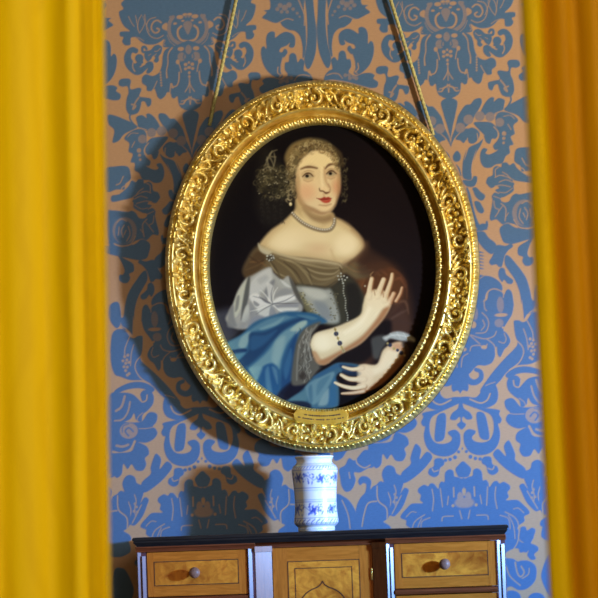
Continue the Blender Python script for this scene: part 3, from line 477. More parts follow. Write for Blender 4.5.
# ---------------------------------------------------------------- helpers
C = bpy.context.scene.collection
rng = np.random.RandomState(7); RND = random.Random(11)
def tag(o, label=None, cat=None, group=None, kind=None):
    for k, v in (('label', label), ('category', cat), ('group', group), ('kind', kind)):
        if v: o[k] = v
    return o
def thing(name, label, cat, loc=(0, 0, 0), group=None):
    o = bpy.data.objects.new(name, None); C.objects.link(o); o.location = loc; o.empty_display_size = .05
    return tag(o, label, cat, group)
def link(name, me, mat, parent=None, smooth=True, local=False):
    o = bpy.data.objects.new(name, me); C.objects.link(o)
    if mat: me.materials.append(mat)
    if smooth: me.polygons.foreach_set('use_smooth', [True]*len(me.polygons))
    if parent:
        o.parent = parent
        if not local: o.location = -parent.location if parent.parent is None else (0, 0, 0)
    return o
def from_bm(name, bm, mat, parent=None, smooth=False, angle=None):
    bmesh.ops.recalc_face_normals(bm, faces=bm.faces)
    me = bpy.data.meshes.new(name); bm.to_mesh(me); bm.free()
    if smooth and angle:
        me.polygons.foreach_set('use_smooth', [True]*len(me.polygons)); me.set_sharp_from_angle(angle=math.radians(angle))
        return link(name, me, mat, parent, False)
    return link(name, me, mat, parent, smooth)
def grid_mesh(name, P, wrap_u=False, flip=False):
    """P: (nu, nv, 3) points"""
    nu, nv = P.shape[:2]; me = bpy.data.meshes.new(name)
    i = np.arange(nu if wrap_u else nu-1); j = np.arange(nv-1)
    I, J = np.meshgrid(i, j, indexing='ij'); I2 = (I+1) % nu
    q = np.stack([I*nv+J, I2*nv+J, I2*nv+J+1, I*nv+J+1], -1).reshape(-1, 4)
    if flip: q = q[:, ::-1]
    n = len(q); me.vertices.add(nu*nv); me.vertices.foreach_set('co', P.reshape(-1).astype(np.float32))
    me.loops.add(n*4); me.loops.foreach_set('vertex_index', q.reshape(-1).astype(np.int32))
    me.polygons.add(n); me.polygons.foreach_set('loop_start', np.arange(0, 4*n, 4, dtype=np.int32))
    me.update(calc_edges=True); me.validate()
    return me
def box(bm, x0, x1, y0, y1, z0, z1, bev=0):
    r = bmesh.ops.create_cube(bm, size=1); vs = r['verts']
    for v in vs: v.co = Vector(((x0+x1)/2+v.co.x*(x1-x0), (y0+y1)/2+v.co.y*(y1-y0), (z0+z1)/2+v.co.z*(z1-z0)))
    if bev:
        es = list({e for v in vs for e in v.link_edges}); bmesh.ops.bevel(bm, geom=es, offset=bev, segments=2, affect='EDGES', profile=.5)
def prism_x(bm, prof, x0, x1):
    """closed profile [(y, z)] extruded along x"""
    a = [bm.verts.new((x0, y, z)) for y, z in prof]; b = [bm.verts.new((x1, y, z)) for y, z in prof]; n = len(prof)
    for i in range(n): bm.faces.new((a[i], a[(i+1) % n], b[(i+1) % n], b[i]))
    bm.faces.new(a[::-1]); bm.faces.new(b)
def prism_z(bm, prof, z0, z1):
    a = [bm.verts.new((x, y, z0)) for x, y in prof]; b = [bm.verts.new((x, y, z1)) for x, y in prof]; n = len(prof)
    for i in range(n): bm.faces.new((a[i], a[(i+1) % n], b[(i+1) % n], b[i]))
    bm.faces.new(a[::-1]); bm.faces.new(b)
def lathe(bm, prof, seg=32, axis='z', at_=(0, 0, 0)):
    rings = []
    for r, h in prof:
        ring = []
        for k in range(seg):
            a = 2*math.pi*k/seg; c, s = r*math.cos(a), r*math.sin(a)
            p = (c, s, h) if axis == 'z' else (c, -h, s)
            ring.append(bm.verts.new((p[0]+at_[0], p[1]+at_[1], p[2]+at_[2])))
        rings.append(ring)
    for A, B in zip(rings, rings[1:]):
        for k in range(seg): bm.faces.new((A[k], A[(k+1) % seg], B[(k+1) % seg], B[k]))
    bm.faces.new(rings[0][::-1]); bm.faces.new(rings[-1])
# ---- materials
def mat(name):
    m = bpy.data.materials.new(name); m.use_nodes = True; nt = m.node_tree
    return m, nt, nt.nodes['Principled BSDF']
def N(nt, t, **kw):
    n = nt.nodes.new('ShaderNode'+t)
    for k, v in kw.items():
        if k in n.inputs: n.inputs[k].default_value = v
        else: setattr(n, k, v)
    return n
def mixc(nt, fac, a, b):
    n = nt.nodes.new('ShaderNodeMix'); n.data_type = 'RGBA'
    for s, v in ((0, fac), (6, a), (7, b)):
        if hasattr(v, 'links') or hasattr(v, 'is_linked'): nt.links.new(v, n.inputs[s])
        else: n.inputs[s].default_value = v if s == 0 else (*v, 1)
    return n.outputs[2]
def ramp(nt, src, lo, hi):
    n = nt.nodes.new('ShaderNodeMapRange'); nt.links.new(src, n.inputs[0]); n.inputs[1].default_value = lo; n.inputs[2].default_value = hi
    return n.outputs[0]
def noise(nt, scale, detail=4, rough=.55, stretch=None, dist=0):
    tc = nt.nodes.new('ShaderNodeTexCoord'); mp = nt.nodes.new('ShaderNodeMapping'); nt.links.new(tc.outputs['Object'], mp.inputs[0])
    if stretch: mp.inputs['Scale'].default_value = stretch
    n = N(nt, 'TexNoise', Scale=scale, Detail=detail, Roughness=rough, Distortion=dist); nt.links.new(mp.outputs[0], n.inputs[0])
    return n.outputs['Fac']
def bump(nt, b, h, strength=.2, dist=.001):
    n = N(nt, 'Bump', Strength=strength, Distance=dist); nt.links.new(h, n.inputs['Height']); nt.links.new(n.outputs[0], b.inputs['Normal'])
def simple(name, col, rough=.5, metal=0, col2=None, scale=20, stretch=None, bs=0, coat=0, dist=0, spec=.5):
    m, nt, b = mat(name); b.inputs['Roughness'].default_value = rough; b.inputs['Metallic'].default_value = metal
    b.inputs['Coat Weight'].default_value = coat; b.inputs['Coat Roughness'].default_value = .12; b.inputs['Specular IOR Level'].default_value = spec
    f = noise(nt, scale, stretch=stretch, dist=dist); r = ramp(nt, f, .35, .65)
    nt.links.new(mixc(nt, r, col, col2 or tuple(c*.8 for c in col)), b.inputs['Base Color'])
    if bs: bump(nt, b, f, bs)
    return m
GOLD, nt, b = mat('gilded_wood')
f1 = ramp(nt, noise(nt, 38, 6), .35, .68); f2 = ramp(nt, noise(nt, 9, 4), .5, .72)
c1 = mixc(nt, f1, (.74, .52, .10), (1.0, .84, .34)); c2 = mixc(nt, f2, (1, 1, 1), (.80, .80, .84))
mm = nt.nodes.new('ShaderNodeMix'); mm.data_type = 'RGBA'; mm.blend_type = 'MULTIPLY'; mm.inputs[0].default_value = 1
nt.links.new(c1, mm.inputs[6]); nt.links.new(c2, mm.inputs[7]); nt.links.new(mm.outputs[2], b.inputs['Base Color'])
b.inputs['Metallic'].default_value = .88
rr = N(nt, 'MapRange'); nt.links.new(f1, rr.inputs[0]); rr.inputs[3].default_value = .50; rr.inputs[4].default_value = .35; nt.links.new(rr.outputs[0], b.inputs['Roughness'])
bump(nt, b, noise(nt, 300, 3), .2, .0006)
GOLD_EDGE = simple('worn_gilding', (.72, .50, .09), .34, .9, (1, .80, .28), 60, bs=.2)
PLATE = simple('brass_plate', (.56, .29, .02), .5, .15, (.64, .36, .04), 50, bs=.1, spec=.3)
INK = simple('dark_engraving', (.10, .055, .02), .6)
WALNUT = simple('crossbanded_walnut', (.57, .175, .018), .38, 0, (.42, .12, .010), 14, (1.2, 1, 14), .05, .06, 1.2, .25)
WALNUTV = simple('vertical_crossbanding', (.54, .165, .018), .38, 0, (.40, .11, .010), 14, (14, 1, 1.2), .05, .06, 1.2, .25)
REDWOOD = simple('red_brown_moulding', (.20, .052, .016), .3, 0, (.13, .03, .010), 16, (1, 1, 18), .05, .4, .6)
JAMB = simple('polished_jamb_veneer', (.24, .085, .03), .22, 0, (.17, .055, .018), 14, (14, 1, 1.5), .03, .8, .8)
REED = simple('polished_dark_reeding', (.13, .06, .07), .2, .0, (.08, .03, .045), 40, (1, 1, .3), 0, 1.0, 0, 1.0)
EBONY = simple('ebonised_wood', (.012, .011, .012), .33, 0, (.022, .019, .016), 25, (1, 1, 10), .03, .05, 0, .25)
STRING = simple('dark_stringing', (.05, .018, .008), .5)
HINGE = simple('brass_hinge', (.75, .55, .16), .3, .9)
KNOB = simple('turned_knob', (.30, .155, .10), .45, .0, (.15, .075, .05), 60, spec=.35)
CARC = simple('walnut_carcass', (.16, .06, .02), .45, 0, (.11, .035, .012), 12, (10, 1, 1), .05, .2, 1)
BURL, nt, b = mat('burr_walnut_panel')
fa = noise(nt, 26, 8, .62, (1, 1, 1.3), 1.6); fb = noise(nt, 9, 5, .6, None, .8)
ca = mixc(nt, ramp(nt, fa, .38, .66), (.82, .31, .028), (.52, .145, .012)); cb = mixc(nt, ramp(nt, fb, .48, .70), (1, 1, 1), (.42, .28, .20))
mm = nt.nodes.new('ShaderNodeMix'); mm.data_type = 'RGBA'; mm.blend_type = 'MULTIPLY'; mm.inputs[0].default_value = 1
nt.links.new(ca, mm.inputs[6]); nt.links.new(cb, mm.inputs[7]); nt.links.new(mm.outputs[2], b.inputs['Base Color'])
b.inputs['Roughness'].default_value = .4; b.inputs['Coat Weight'].default_value = .08; b.inputs['Specular IOR Level'].default_value = .25
# damask material: attribute 'weave' 0 = ground, 1 = figure
DAM, nt, b = mat('silk_damask')
at_n = nt.nodes.new('ShaderNodeAttribute'); at_n.attribute_name = 'weave'; w = at_n.outputs['Fac']
fg = ramp(nt, noise(nt, 130, 4, .6, (1, 1, 3)), .3, .7)
gr = mixc(nt, fg, (.475, .282, .145), (.43, .252, .131)); fi = mixc(nt, fg, (.068, .143, .242), (.056, .122, .21))
nt.links.new(mixc(nt, w, gr, fi), b.inputs['Base Color']); b.inputs['Roughness'].default_value = .55
sp = N(nt, 'MapRange'); nt.links.new(w, sp.inputs[0]); sp.inputs[3].default_value = .25; sp.inputs[4].default_value = .55; nt.links.new(sp.outputs[0], b.inputs['Specular IOR Level'])
mt = N(nt, 'MapRange'); nt.links.new(w, mt.inputs[0]); mt.inputs[3].default_value = 0; mt.inputs[4].default_value = .0; nt.links.new(mt.outputs[0], b.inputs['Metallic'])
bp = N(nt, 'Bump', Strength=.35, Distance=.0006)
add = nt.nodes.new('ShaderNodeMath'); add.operation = 'MULTIPLY_ADD'; nt.links.new(fg, add.inputs[0]); add.inputs[1].default_value = .25; nt.links.new(w, add.inputs[2])
nt.links.new(add.outputs[0], bp.inputs['Height']); nt.links.new(bp.outputs[0], b.inputs['Normal'])
# ---------------------------------------------------------------- setting
def axis_samples(lo, a, b_, hi, fine, coarse):
    return np.concatenate([np.arange(lo, a, coarse), np.arange(a, b_, fine), np.arange(b_, hi+coarse, coarse)])
xs = axis_samples(-2.2, -.66, .70, 2.2, .0018, .008); zs = axis_samples(0, 1.24, 2.66, 3.29, .0018, .012)
X, Z = np.meshgrid(xs, zs, indexing='ij'); P = np.stack([X, np.zeros_like(X), Z], -1)
me = grid_mesh('wall_back', P); a = me.attributes.new('weave', 'FLOAT', 'POINT'); a.data.foreach_set('value', damask(X, Z).reshape(-1).astype(np.float32))
tag(link('wall_back', me, DAM, smooth=False), kind='structure')
bm = bmesh.new(); box(bm, -2.2, 2.2, 0, .12, 0, 3.3); 
wm = from_bm('wall_masonry', bm, simple('plaster', (.5, .45, .38), .9)); wm.name = 'masonry_1'; wm.location.y = .002; tag(wm, kind='structure')  # unseen plaster wall thickness behind the damask
bm = bmesh.new(); box(bm, -2.2, 2.2, -8, .12, -.06, 0)
fl = from_bm('floor', bm, simple('oak_floor', (.22, .12, .055), .4, 0, (.16, .08, .035), 6, (12, 1, 1), .05, .2)); tag(fl, kind='structure')
bm = bmesh.new(); box(bm, -2.2, 2.2, -3.2, .12, 3.3, 3.36)
tag(from_bm('ceiling', bm, simple('ceiling_plaster', (.62, .57, .48), .9)), kind='structure')
bm = bmesh.new(); prism_x(bm, [(-.002, .001), (-.022, .001), (-.022, .11), (-.014, .125), (-.014, .14), (-.002, .15)], -2.2, 2.2)
tag(from_bm('baseboard_back', bm, simple('painted_baseboard', (.42, .38, .30), .5)), kind='structure')
# ---------------------------------------------------------------- the framed oval portrait
U = 7.0/FPX*1.003                                     # one picture unit in metres at the wall
cx, cz = (float(v) for v in at(321.3, 265.6, -.055)); FA, FB = 157.6*U, 186.5*U
pic = thing('framed_portrait', 'large oval gilt-framed oil portrait of a curly-haired woman in pearls and blue drapery', 'picture', (cx, -.03, cz))
NT = 2800
tt = np.linspace(0, 2*math.pi, 20001); mx, mz = (FA-20*U)*np.cos(tt), (FB-20*U)*np.sin(tt)
arc = np.r_[0, np.cumsum(np.hypot(np.diff(mx), np.diff(mz)))]/U; PER = arc[-1]
sarc = np.linspace(0, PER, NT, endpoint=False); th = np.interp(sarc, arc, tt)
ex, ez = FA*np.cos(th), FB*np.sin(th); nx, nz = FB*np.cos(th), FA*np.sin(th); nl = np.hypot(nx, nz); nx, nz = nx/nl, nz/nl
prof = [(5, 9.6), (.6, 10.5), (0, 22), (.3, 25), (1, 27), (3, 30), (5, 32.3), (6.2, 32), (6.8, 31.4), (7.4, 33.4), (8.4, 34.6), (9.4, 34.2), (10.2, 32), (12, 28), (16, 23.5), (20, 22), (24, 23.5), (26.2, 26), (26.8, 28.5), (28, 31), (29.5, 31.8), (31, 30.6), (31.8, 27), (32.6, 20.5), (33.8, 17.6), (35, 17.6), (35.8, 21), (37, 23.4), (39, 24.2), (41.5, 23.2), (43.2, 21.4), (43.8, 19), (44, 12.6)]
ps, ph = np.array([p[0] for p in prof]), np.array([p[1] for p in prof])
sv = np.concatenate([[5, .6, 0, .2], np.arange(.5, 6.6, .5), np.arange(6.6, 10.4, .4), np.arange(10.4, 26.6, .42), np.arange(26.6, 36.6, .5), np.arange(36.6, 43.3, .42), [43.5, 43.8, 44]])
idx = np.r_[0, 1, 2, np.interp(sv[3:], ps[2:], np.arange(2, len(ps)))]
hv = np.interp(idx, np.arange(len(ps)), ph)
H = np.zeros((NT, len(sv))); du = PER/NT
def win(u0, v0, ru, rv):
    i = np.arange(int((u0-ru)/du)-1, int((u0+ru)/du)+2); j = np.nonzero((sv > v0-rv) & (sv < v0+rv))[0]; j = j[j > 3]
    return i % NT, j, (i*du-u0)[:, None], (sv[j]-v0)[None, :]
def hdot(u0, v0, ru, rv, h, rot=0, p=.75):
    R = max(ru, rv); i, j, a, b_ = win(u0, v0, R, R)
    if not len(j): return
    c, s = math.cos(rot), math.sin(rot); q = ((a*c+b_*s)/ru)**2+((-a*s+b_*c)/rv)**2
    g = np.ix_(i, j); H[g] = np.maximum(H[g], h*np.clip(1-q, 0, 1)**p)
def hline(pts, w0, h, w1=None):
    p = spline(pts, False, 4) if len(pts) > 2 else np.array(pts, float); n = len(p); w1 = w0 if w1 is None else w1
    for k in range(n-1):
        m = int(np.hypot(*(p[k+1]-p[k]))/.7)+1
        for q in range(m):
            t = (k+q/m)/n; c = p[k]+(p[k+1]-p[k])*q/m; w = w0+(w1-w0)*t; hdot(c[0], c[1], w, w, h*(.6+.4*w/w0), p=.6)
def rosette(u, v=18.3, r=5.6):
    a0 = RND.random()*6
    for k in range(5): a = a0+k*2*math.pi/5; hdot(u+r*math.cos(a), v+r*math.sin(a), 4.3, 3.6, 5.0+RND.uniform(-.6, .6), a, .6)
    hdot(u, v, 2.9, 2.9, 7.2, 0, .6)
def scroll(u, d, flip=1, v=18.5):
    pts = []
    for k in range(11):
        a = -1.4+k*.62; r = 7.4*(1-k/13.5); pts.append((u+d*r*math.cos(a), v+flip*r*math.sin(a)))
    hline(pts, 2.9, 6.6, 2.2); hdot(u, v, 2.6, 2.6, 6.8, 0, .6)
    for k in range(4):
        a = -2.2-k*.55; hdot(u+d*8.6*math.cos(a), v+flip*8.6*math.sin(a), 4.6, 2.6, 4.6+RND.uniform(-.6, .8), math.atan2(flip*math.sin(a+.5), d*math.cos(a+.5)), .6)
    hline([(u+d*5, v-flip*6.5), (u+d*11, v-flip*3), (u+d*15, v+flip*3.5), (u+d*19, v+flip*6)], 2.6, 5.6, 1.6)
    hdot(u+d*13, v+flip*6.5, 3.8, 2.6, 4.8, d*.5, .6); hdot(u+d*12.5, v-flip*6.6, 3.6, 2.4, 4.6, -d*.6, .6)
def fan(u, flip=1, v=18.5):
    for k in range(5):
        a = (-1.15+k*.575); L = 8.2-abs(k-2)*.8
        hdot(u+math.sin(a)*L*.66, v+flip*(6.5-math.cos(a)*L*.9), 2.3, L*.66, 5.2+RND.uniform(-.5, .5), -a*flip, .6)
    hdot(u, v+flip*7.2, 3.6, 2.4, 6)
    hdot(u-5.5, v-flip*7, 3, 2.2, 4.2); hdot(u+5.5, v-flip*7, 3, 2.2, 4.2)
nrep = 13; L = PER/nrep
for k in range(nrep):
    u = k*L+30; j = lambda: RND.uniform(-1.5, 1.5)
    rosette(u+9+j()); scroll(u+28+j(), 1, 1 if k % 2 else -1); fan(u+L/2+10+j(), 1 if RND.random() < .7 else -1); scroll(u+L-10+j(), -1, -1 if k % 2 else 1, 18.3+j()*.4)
for k in range(int(PER/4.8)):
    u = k*PER/int(PER/4.8); hdot(u, 2.8, 2.3, 3.0, 2.0+RND.uniform(-.5, .5), .35, .6); hdot(u+2.3, 5.2, 1.3, 1.2, 1.0)
nb = int(PER/7.0)
for k in range(nb):
    u = k*PER/nb+RND.uniform(-.3, .3); hdot(u-1.2, 39.8, 2.3, 4.2, 3.4, .5, .6); hdot(u+2.3, 39.2, 1.9, 3.4, 2.6, -.55, .6); hdot(u+2.2, 42.4, 1.7, 1.8, 2.6, 0, .6); hdot(u-1.4, 42.8, 1.6, 1.5, 2.0, 0, .6)
H[:, (sv > 10) & (sv < 27)] *= 1.28
base = np.where((sv > 10) & (sv < 26.8), 1.0, .15)[None, :]
H += base*.28*np.sin(np.arange(NT)[:, None]*.61+2*np.sin(sv*1.3)[None, :])*np.sin(sv*2.9+1)[None, :]; H[:, :3] = 0
Hh = hv[None, :]+H
lx = (ex[:, None]-nx[:, None]*sv[None, :]*U); lz = (ez[:, None]-nz[:, None]*sv[None, :]*U)
# joints where the limewood segments of the oval meet have opened a little
for (qx, qy, side) in ((404, 137.5, 1), (226, 137.5, -1), (236, 388, -1), (412, 386, 1)):
    jx, jz = (float(v) for v in at(qx, qy, -.055)); m = (np.abs(lz+cz-jz-(lx+cx-jx)*.035) < .55*U) & (np.sign(lx+cx-jx) == np.sign(lx+cx-jx)) & (np.abs(lx+cx-jx) < 32*U) & (np.sign(lx) == side)
    Hh[m] -= 1.8 if qy < 300 and side > 0 else .8
Hh = np.maximum(Hh, 9.5)
ly = -(Hh*U); FP = np.stack([lx, ly+.03, lz], -1)
def strip(name, a, b_, mat_):
    k0 = 0 if a < 0 else int(np.argmin(np.abs(sv[3:]-a)))+3; k1 = len(sv)-1 if b_ > 44 else int(np.argmin(np.abs(sv[3:]-b_)))+3
    return link(name, grid_mesh(name, FP[:, k0:k1+1], True, True), mat_, pic, local=True)
BOLE = simple('dark_brown_frame_side', (.085, .045, .018), .6, 0, (.05, .028, .012), 30)
link('frame_side', grid_mesh('frame_side', FP[:, :4], True, True), BOLE, pic, local=True); link('beaded_edge', grid_mesh('beaded_edge', FP[:, 3:int(np.argmin(np.abs(sv[3:]-6.6)))+4], True, True), GOLD_EDGE, pic, local=True)
strip('outer_fillet', 6.6, 10.4, GOLD); strip('carved_border', 10.4, 26.6, GOLD)
strip('ridge_moulding', 26.6, 36.6, GOLD); strip('sight_moulding', 36.6, 45, GOLD)
# canvas with the painted portrait
step = .0014; CY = -.0275; ca_, cb_ = FA-42.8*U, FB-42.8*U
gx = np.arange(-ca_, ca_+step, step); gz = np.arange(-cb_, cb_+step, step); GX, GZ = np.meshgrid(gx, gz, indexing='ij')
ins = (GX/ca_)**2+(GZ/cb_)**2 <= 1.0
vid = -np.ones(GX.shape, int); vid[ins] = np.arange(ins.sum())
q = np.stack([vid[:-1, :-1], vid[1:, :-1], vid[1:, 1:], vid[:-1, 1:]], -1).reshape(-1, 4); q = q[(q >= 0).all(1)]
vx, vz = GX[ins], GZ[ins]; me = bpy.data.meshes.new('painted_canvas'); me.vertices.add(len(vx)); me.vertices.foreach_set('co', np.stack([vx, np.full_like(vx, CY+.03), vz], -1).reshape(-1).astype(np.float32))
me.loops.add(len(q)*4); me.loops.foreach_set('vertex_index', q.reshape(-1).astype(np.int32)); me.polygons.add(len(q)); me.polygons.foreach_set('loop_start', np.arange(0, 4*len(q), 4, dtype=np.int32)); me.update(calc_edges=True)
ppx, ppy = to_px(vx+cx, np.full_like(vx, CY), vz+cz); col = paint(ppx, ppy)
lin = np.where(col <= .04045, col/12.92, ((col+.055)/1.055)**2.4); at2 = me.attributes.new('pigment', 'FLOAT_COLOR', 'POINT')
at2.data.foreach_set('color', np.c_[lin, np.ones(len(lin))].reshape(-1).astype(np.float32))
OIL, nt, b = mat('oil_paint'); an = nt.nodes.new('ShaderNodeAttribute'); an.attribute_name = 'pigment'
PGAIN = nt.nodes.new('ShaderNodeMix'); PGAIN.data_type = 'RGBA'; PGAIN.blend_type = 'MULTIPLY'; PGAIN.inputs[0].default_value = 1; PGAIN.inputs[7].default_value = (1.2, 1.11, .92, 1)
nt.links.new(an.outputs['Color'], PGAIN.inputs[6]); nt.links.new(PGAIN.outputs[2], b.inputs['Base Color']); b.inputs['Roughness'].default_value = .5; b.inputs['Specular IOR Level'].default_value = .08
bump(nt, b, noise(nt, 600, 2), .15, .0003)
link('painted_canvas', me, OIL, pic, local=True)
bm = bmesh.new(); NB = 96
for y in (.0045, .0095):
    ring = [bm.verts.new(((FA-40*U)*math.cos(a), y, (FB-40*U)*math.sin(a))) for a in np.linspace(0, 2*math.pi, NB, endpoint=False)]
    if y == .0045: r1 = ring
for k in range(NB): bm.faces.new((r1[k], r1[(k+1) % NB], ring[(k+1) % NB], ring[k]))
bm.faces.new(r1); bm.faces.new(ring[::-1]); me = bpy.data.meshes.new('backing_board'); bm.to_mesh(me); bm.free(); link('backing_board', me, CARC, pic, False, local=True)
# name plate following the curve, below the picture
pa = [math.atan2((float(at(x, y, -.06)[1])-cz)/FB, (float(at(x, y, -.06)[0])-cx)/FA) for x, y in ((290, 418), (351, 417))]
bm = bmesh.new(); n = 40; rows = []
for k in range(n+1):
    a = pa[0]+(pa[1]-pa[0])*k/n; e = min(k, n-k)/5; hw = 6.3*(math.sqrt(max(0, 1-(1-min(e, 1))**2))*.92+.08); w0 = 34.4
    pxn, pzn = FB*math.cos(a), FA*math.sin(a); l = math.hypot(pxn, pzn); pxn, pzn = pxn/l, pzn/l; row = []
    for s_, h in ((w0-hw, 26), (w0-hw, 33.0), (w0-hw*.5, 33.4), (w0+hw*.5, 33.0), (w0+hw, 32.2), (w0+hw, 20)):
        row.append(bm.verts.new((FA*math.cos(a)-pxn*s_*U, -h*U+.03, FB*math.sin(a)-pzn*s_*U)))
    rows.append(row)
for A, B in zip(rows, rows[1:]):
    for k in range(6): bm.faces.new((A[k], A[(k+1) % 6], B[(k+1) % 6], B[k]))
bm.faces.new(rows[0]); bm.faces.new(rows[-1][::-1]); bmesh.ops.recalc_face_normals(bm, faces=bm.faces)
me = bpy.data.meshes.new('nameplate'); bm.to_mesh(me); bm.free(); pl_ = link('nameplate', me, PLATE, pic, False, local=True)
bm = bmesh.new()
for ri, s_ in enumerate((32.6, 36.4)):
    k = .09 if ri == 0 else .2
    while k < (.92 if ri == 0 else .85):
        wlen = RND.uniform(.012, .035)
        if RND.random() < .85:
            vs = []
            for kk in (k, k+wlen*.7):
                a = pa[0]+(pa[1]-pa[0])*kk; pxn, pzn = FB*math.cos(a), FA*math.sin(a); l = math.hypot(pxn, pzn); pxn, pzn = pxn/l, pzn/l; hh = RND.uniform(.35, .8)
                for d in (-hh, hh): vs.append(bm.verts.new((FA*math.cos(a)-pxn*(s_+d)*U, -33.5*U+.03, FB*math.sin(a)-pzn*(s_+d)*U)))
            bm.faces.new((vs[0], vs[1], vs[3], vs[2]))
        k += wlen
me = bpy.data.meshes.new('engraving'); bm.to_mesh(me); bm.free(); link('engraving', me, INK, pl_, False, local=True)
# ---------------------------------------------------------------- hanging cord
ROPE = simple('olive_gold_cord', (.50, .44, .14), .8, 0, (.32, .27, .09), 200, bs=.3)
cord = thing('hanging_cord', 'twisted olive-gold cord forming an inverted V that carries the oval portrait', 'cord', (cx, -.02, 3.1))
def rope(name, p0, p1, r=.0039, pitch=.010):
    p0, p1 = Vector(p0), Vector(p1); d = p1-p0; Ln = d.length; d.normalize(); s1 = d.cross(Vector((0, 1, 0))).normalized(); s2 = d.cross(s1)
    n = int(Ln/.0016); m = 14; A = np.linspace(0, 2*math.pi, m, endpoint=False); T = np.linspace(0, Ln, n)
    R = r*(.78+.26*np.abs(np.cos(A[None, :]*1.0-T[:, None]*math.pi/pitch))); Pp = np.zeros((n, m, 3))
    for c in range(3): Pp[:, :, c] = p0[c]+d[c]*T[:, None]+R*(np.cos(A)[None, :]*s1[c]+np.sin(A)[None, :]*s2[c])
    Pp = Pp-np.array(cord.location)[None, None, :]
    me_ = grid_mesh(name, Pp.transpose(1, 0, 2), True); return link(name, me_, ROPE, cord, local=True)
def thru(x0, y0, x1, y1, dy):
    (a, c), (e, g) = [tuple(float(v) for v in at(x, y, dy)) for x, y in ((x0, y0), (x1, y1))]; return a, c, e, g
ends = []
for (x0, y0, x1, y1, side) in ((236.5, -2, 211.5, 116, -1), (390, -2, 430.5, 126, 1)):
    a, c, e, g = thru(x0, y0, x1, y1, -.011); m = (a-e)/(c-g); zb = g-.02; ends.append((m, e, g, zb))
(m1, e1, g1, b1), (m2, e2, g2, b2) = ends; zt = (e2-e1+m1*g1-m2*g2)/(m1-m2); zt = min(zt, 3.22); xt = ((e1+m1*(zt-g1))+(e2+m2*(zt-g2)))/2
cord.location = (xt, -.011, zt)
for (m, e, g, zb) in ends: rope('cord_strand', (e+m*(zb-g), -.011, zb), (xt+(e+m*(zt-g)-xt)*.999, -.011, zt))
bm = bmesh.new(); lathe(bm, [(.016, 0), (.018, .004), (.008, .008), (.006, .018), (.012, .02), (.012, .026), (.003, .028)], 24, 'y', (xt, -.001, zt+.0115))
tag(from_bm('picture_hook', bm, HINGE, None, True), 'round brass picture hook on the wall holding the portrait cord', 'hook')
# ---------------------------------------------------------------- cabinet
FY = -.30; u_ = (7-.30)/FPX*1.003
def cxy(px, py): return tuple(float(v) for v in at(px, py, FY))
TOPZ = float(at(320, 531, -.33)[1])
def xc(px, py=565): return cxy(px, py)[0]
def lv(k): return TOPZ-k*u_            # picture units below the top surface
x_l, x_r = xc(137.2), xc(505.8); xm = (x_l+x_r)/2
cab = thing('cabinet', 'walnut veneered cabinet with black top, small knobbed drawers and central door', 'cabinet', (xm, -.16, lv(223)))
REC = .019; ZB = lv(223)
bm = bmesh.new(); box(bm, x_l+.004, x_r-.030, -.275, -.022, ZB, lv(9)); from_bm('carcass', bm, CARC, cab)
# top slab, ogee edge
bm = bmesh.new(); n = 9; zt_ = lv(0); th_ = 9.6*u_
prf = [(0, 0), (.004, -.0006), (.0065, -.003), (.0065, -.006), (.004, -.008), (.0045, -.011), (.001, -.015), (-.002, -th_)]
rings = []
for dx, dz in [(-.006, 0)]+prf:
    rings.append([bm.verts.new(v) for v in ((x_l-dx*1-.001, FY-.004-dx, zt_+dz), (x_r+dx+.002, FY-.004-dx, zt_+dz), (x_r+dx-.030, -.02, zt_+dz), (x_l-dx-.001, -.02, zt_+dz))])
for A, B in zip(rings, rings[1:]):
    for k in range(4): bm.faces.new((A[k], A[(k+1) % 4], B[(k+1) % 4], B[k]))
bm.faces.new(rings[0]); bm.faces.new(rings[-1][::-1]); from_bm('cabinet_top', bm, EBONY, cab)
XL = dict(s0=xc(137.2), s1=xc(146.3), d0=xc(146.6), d1=xc(247), t0=xc(247.3), t1=xc(255.3), j1=xc(271.2), k0=xc(372), k1=xc(386.3), v0=xc(386.4), v1=xc(394), e0=xc(394.3), e1=xc(497), f0=xc(497.3), f1=xc(505.8))
# frieze moulding following the breaks
def frieze(x0, x1, yo, z0=9.6, z1=15):
    yb = -.285 if x1 > XL['e1'] else -.1
    bm_ = bmesh.new(); prism_x(bm_, [(yb, lv(z0)), (yo-.006, lv(z0)), (yo-.006, lv(z0+1.2)), (yo-.003, lv(z0+2.2)), (yo-.001, lv(z1-1.4)), (yo-.003, lv(z1-.8)), (yo-.003, lv(z1)), (yb, lv(z1))], x0, x1)
    return from_bm('frieze_moulding', bm_, REDWOOD, cab)
frieze(XL['s0']-.002, XL['t1'], FY); frieze(XL['v0'], XL['f1']+.002, FY); frieze(XL['t1']+.0002, XL['v0']-.0002, FY+REC)
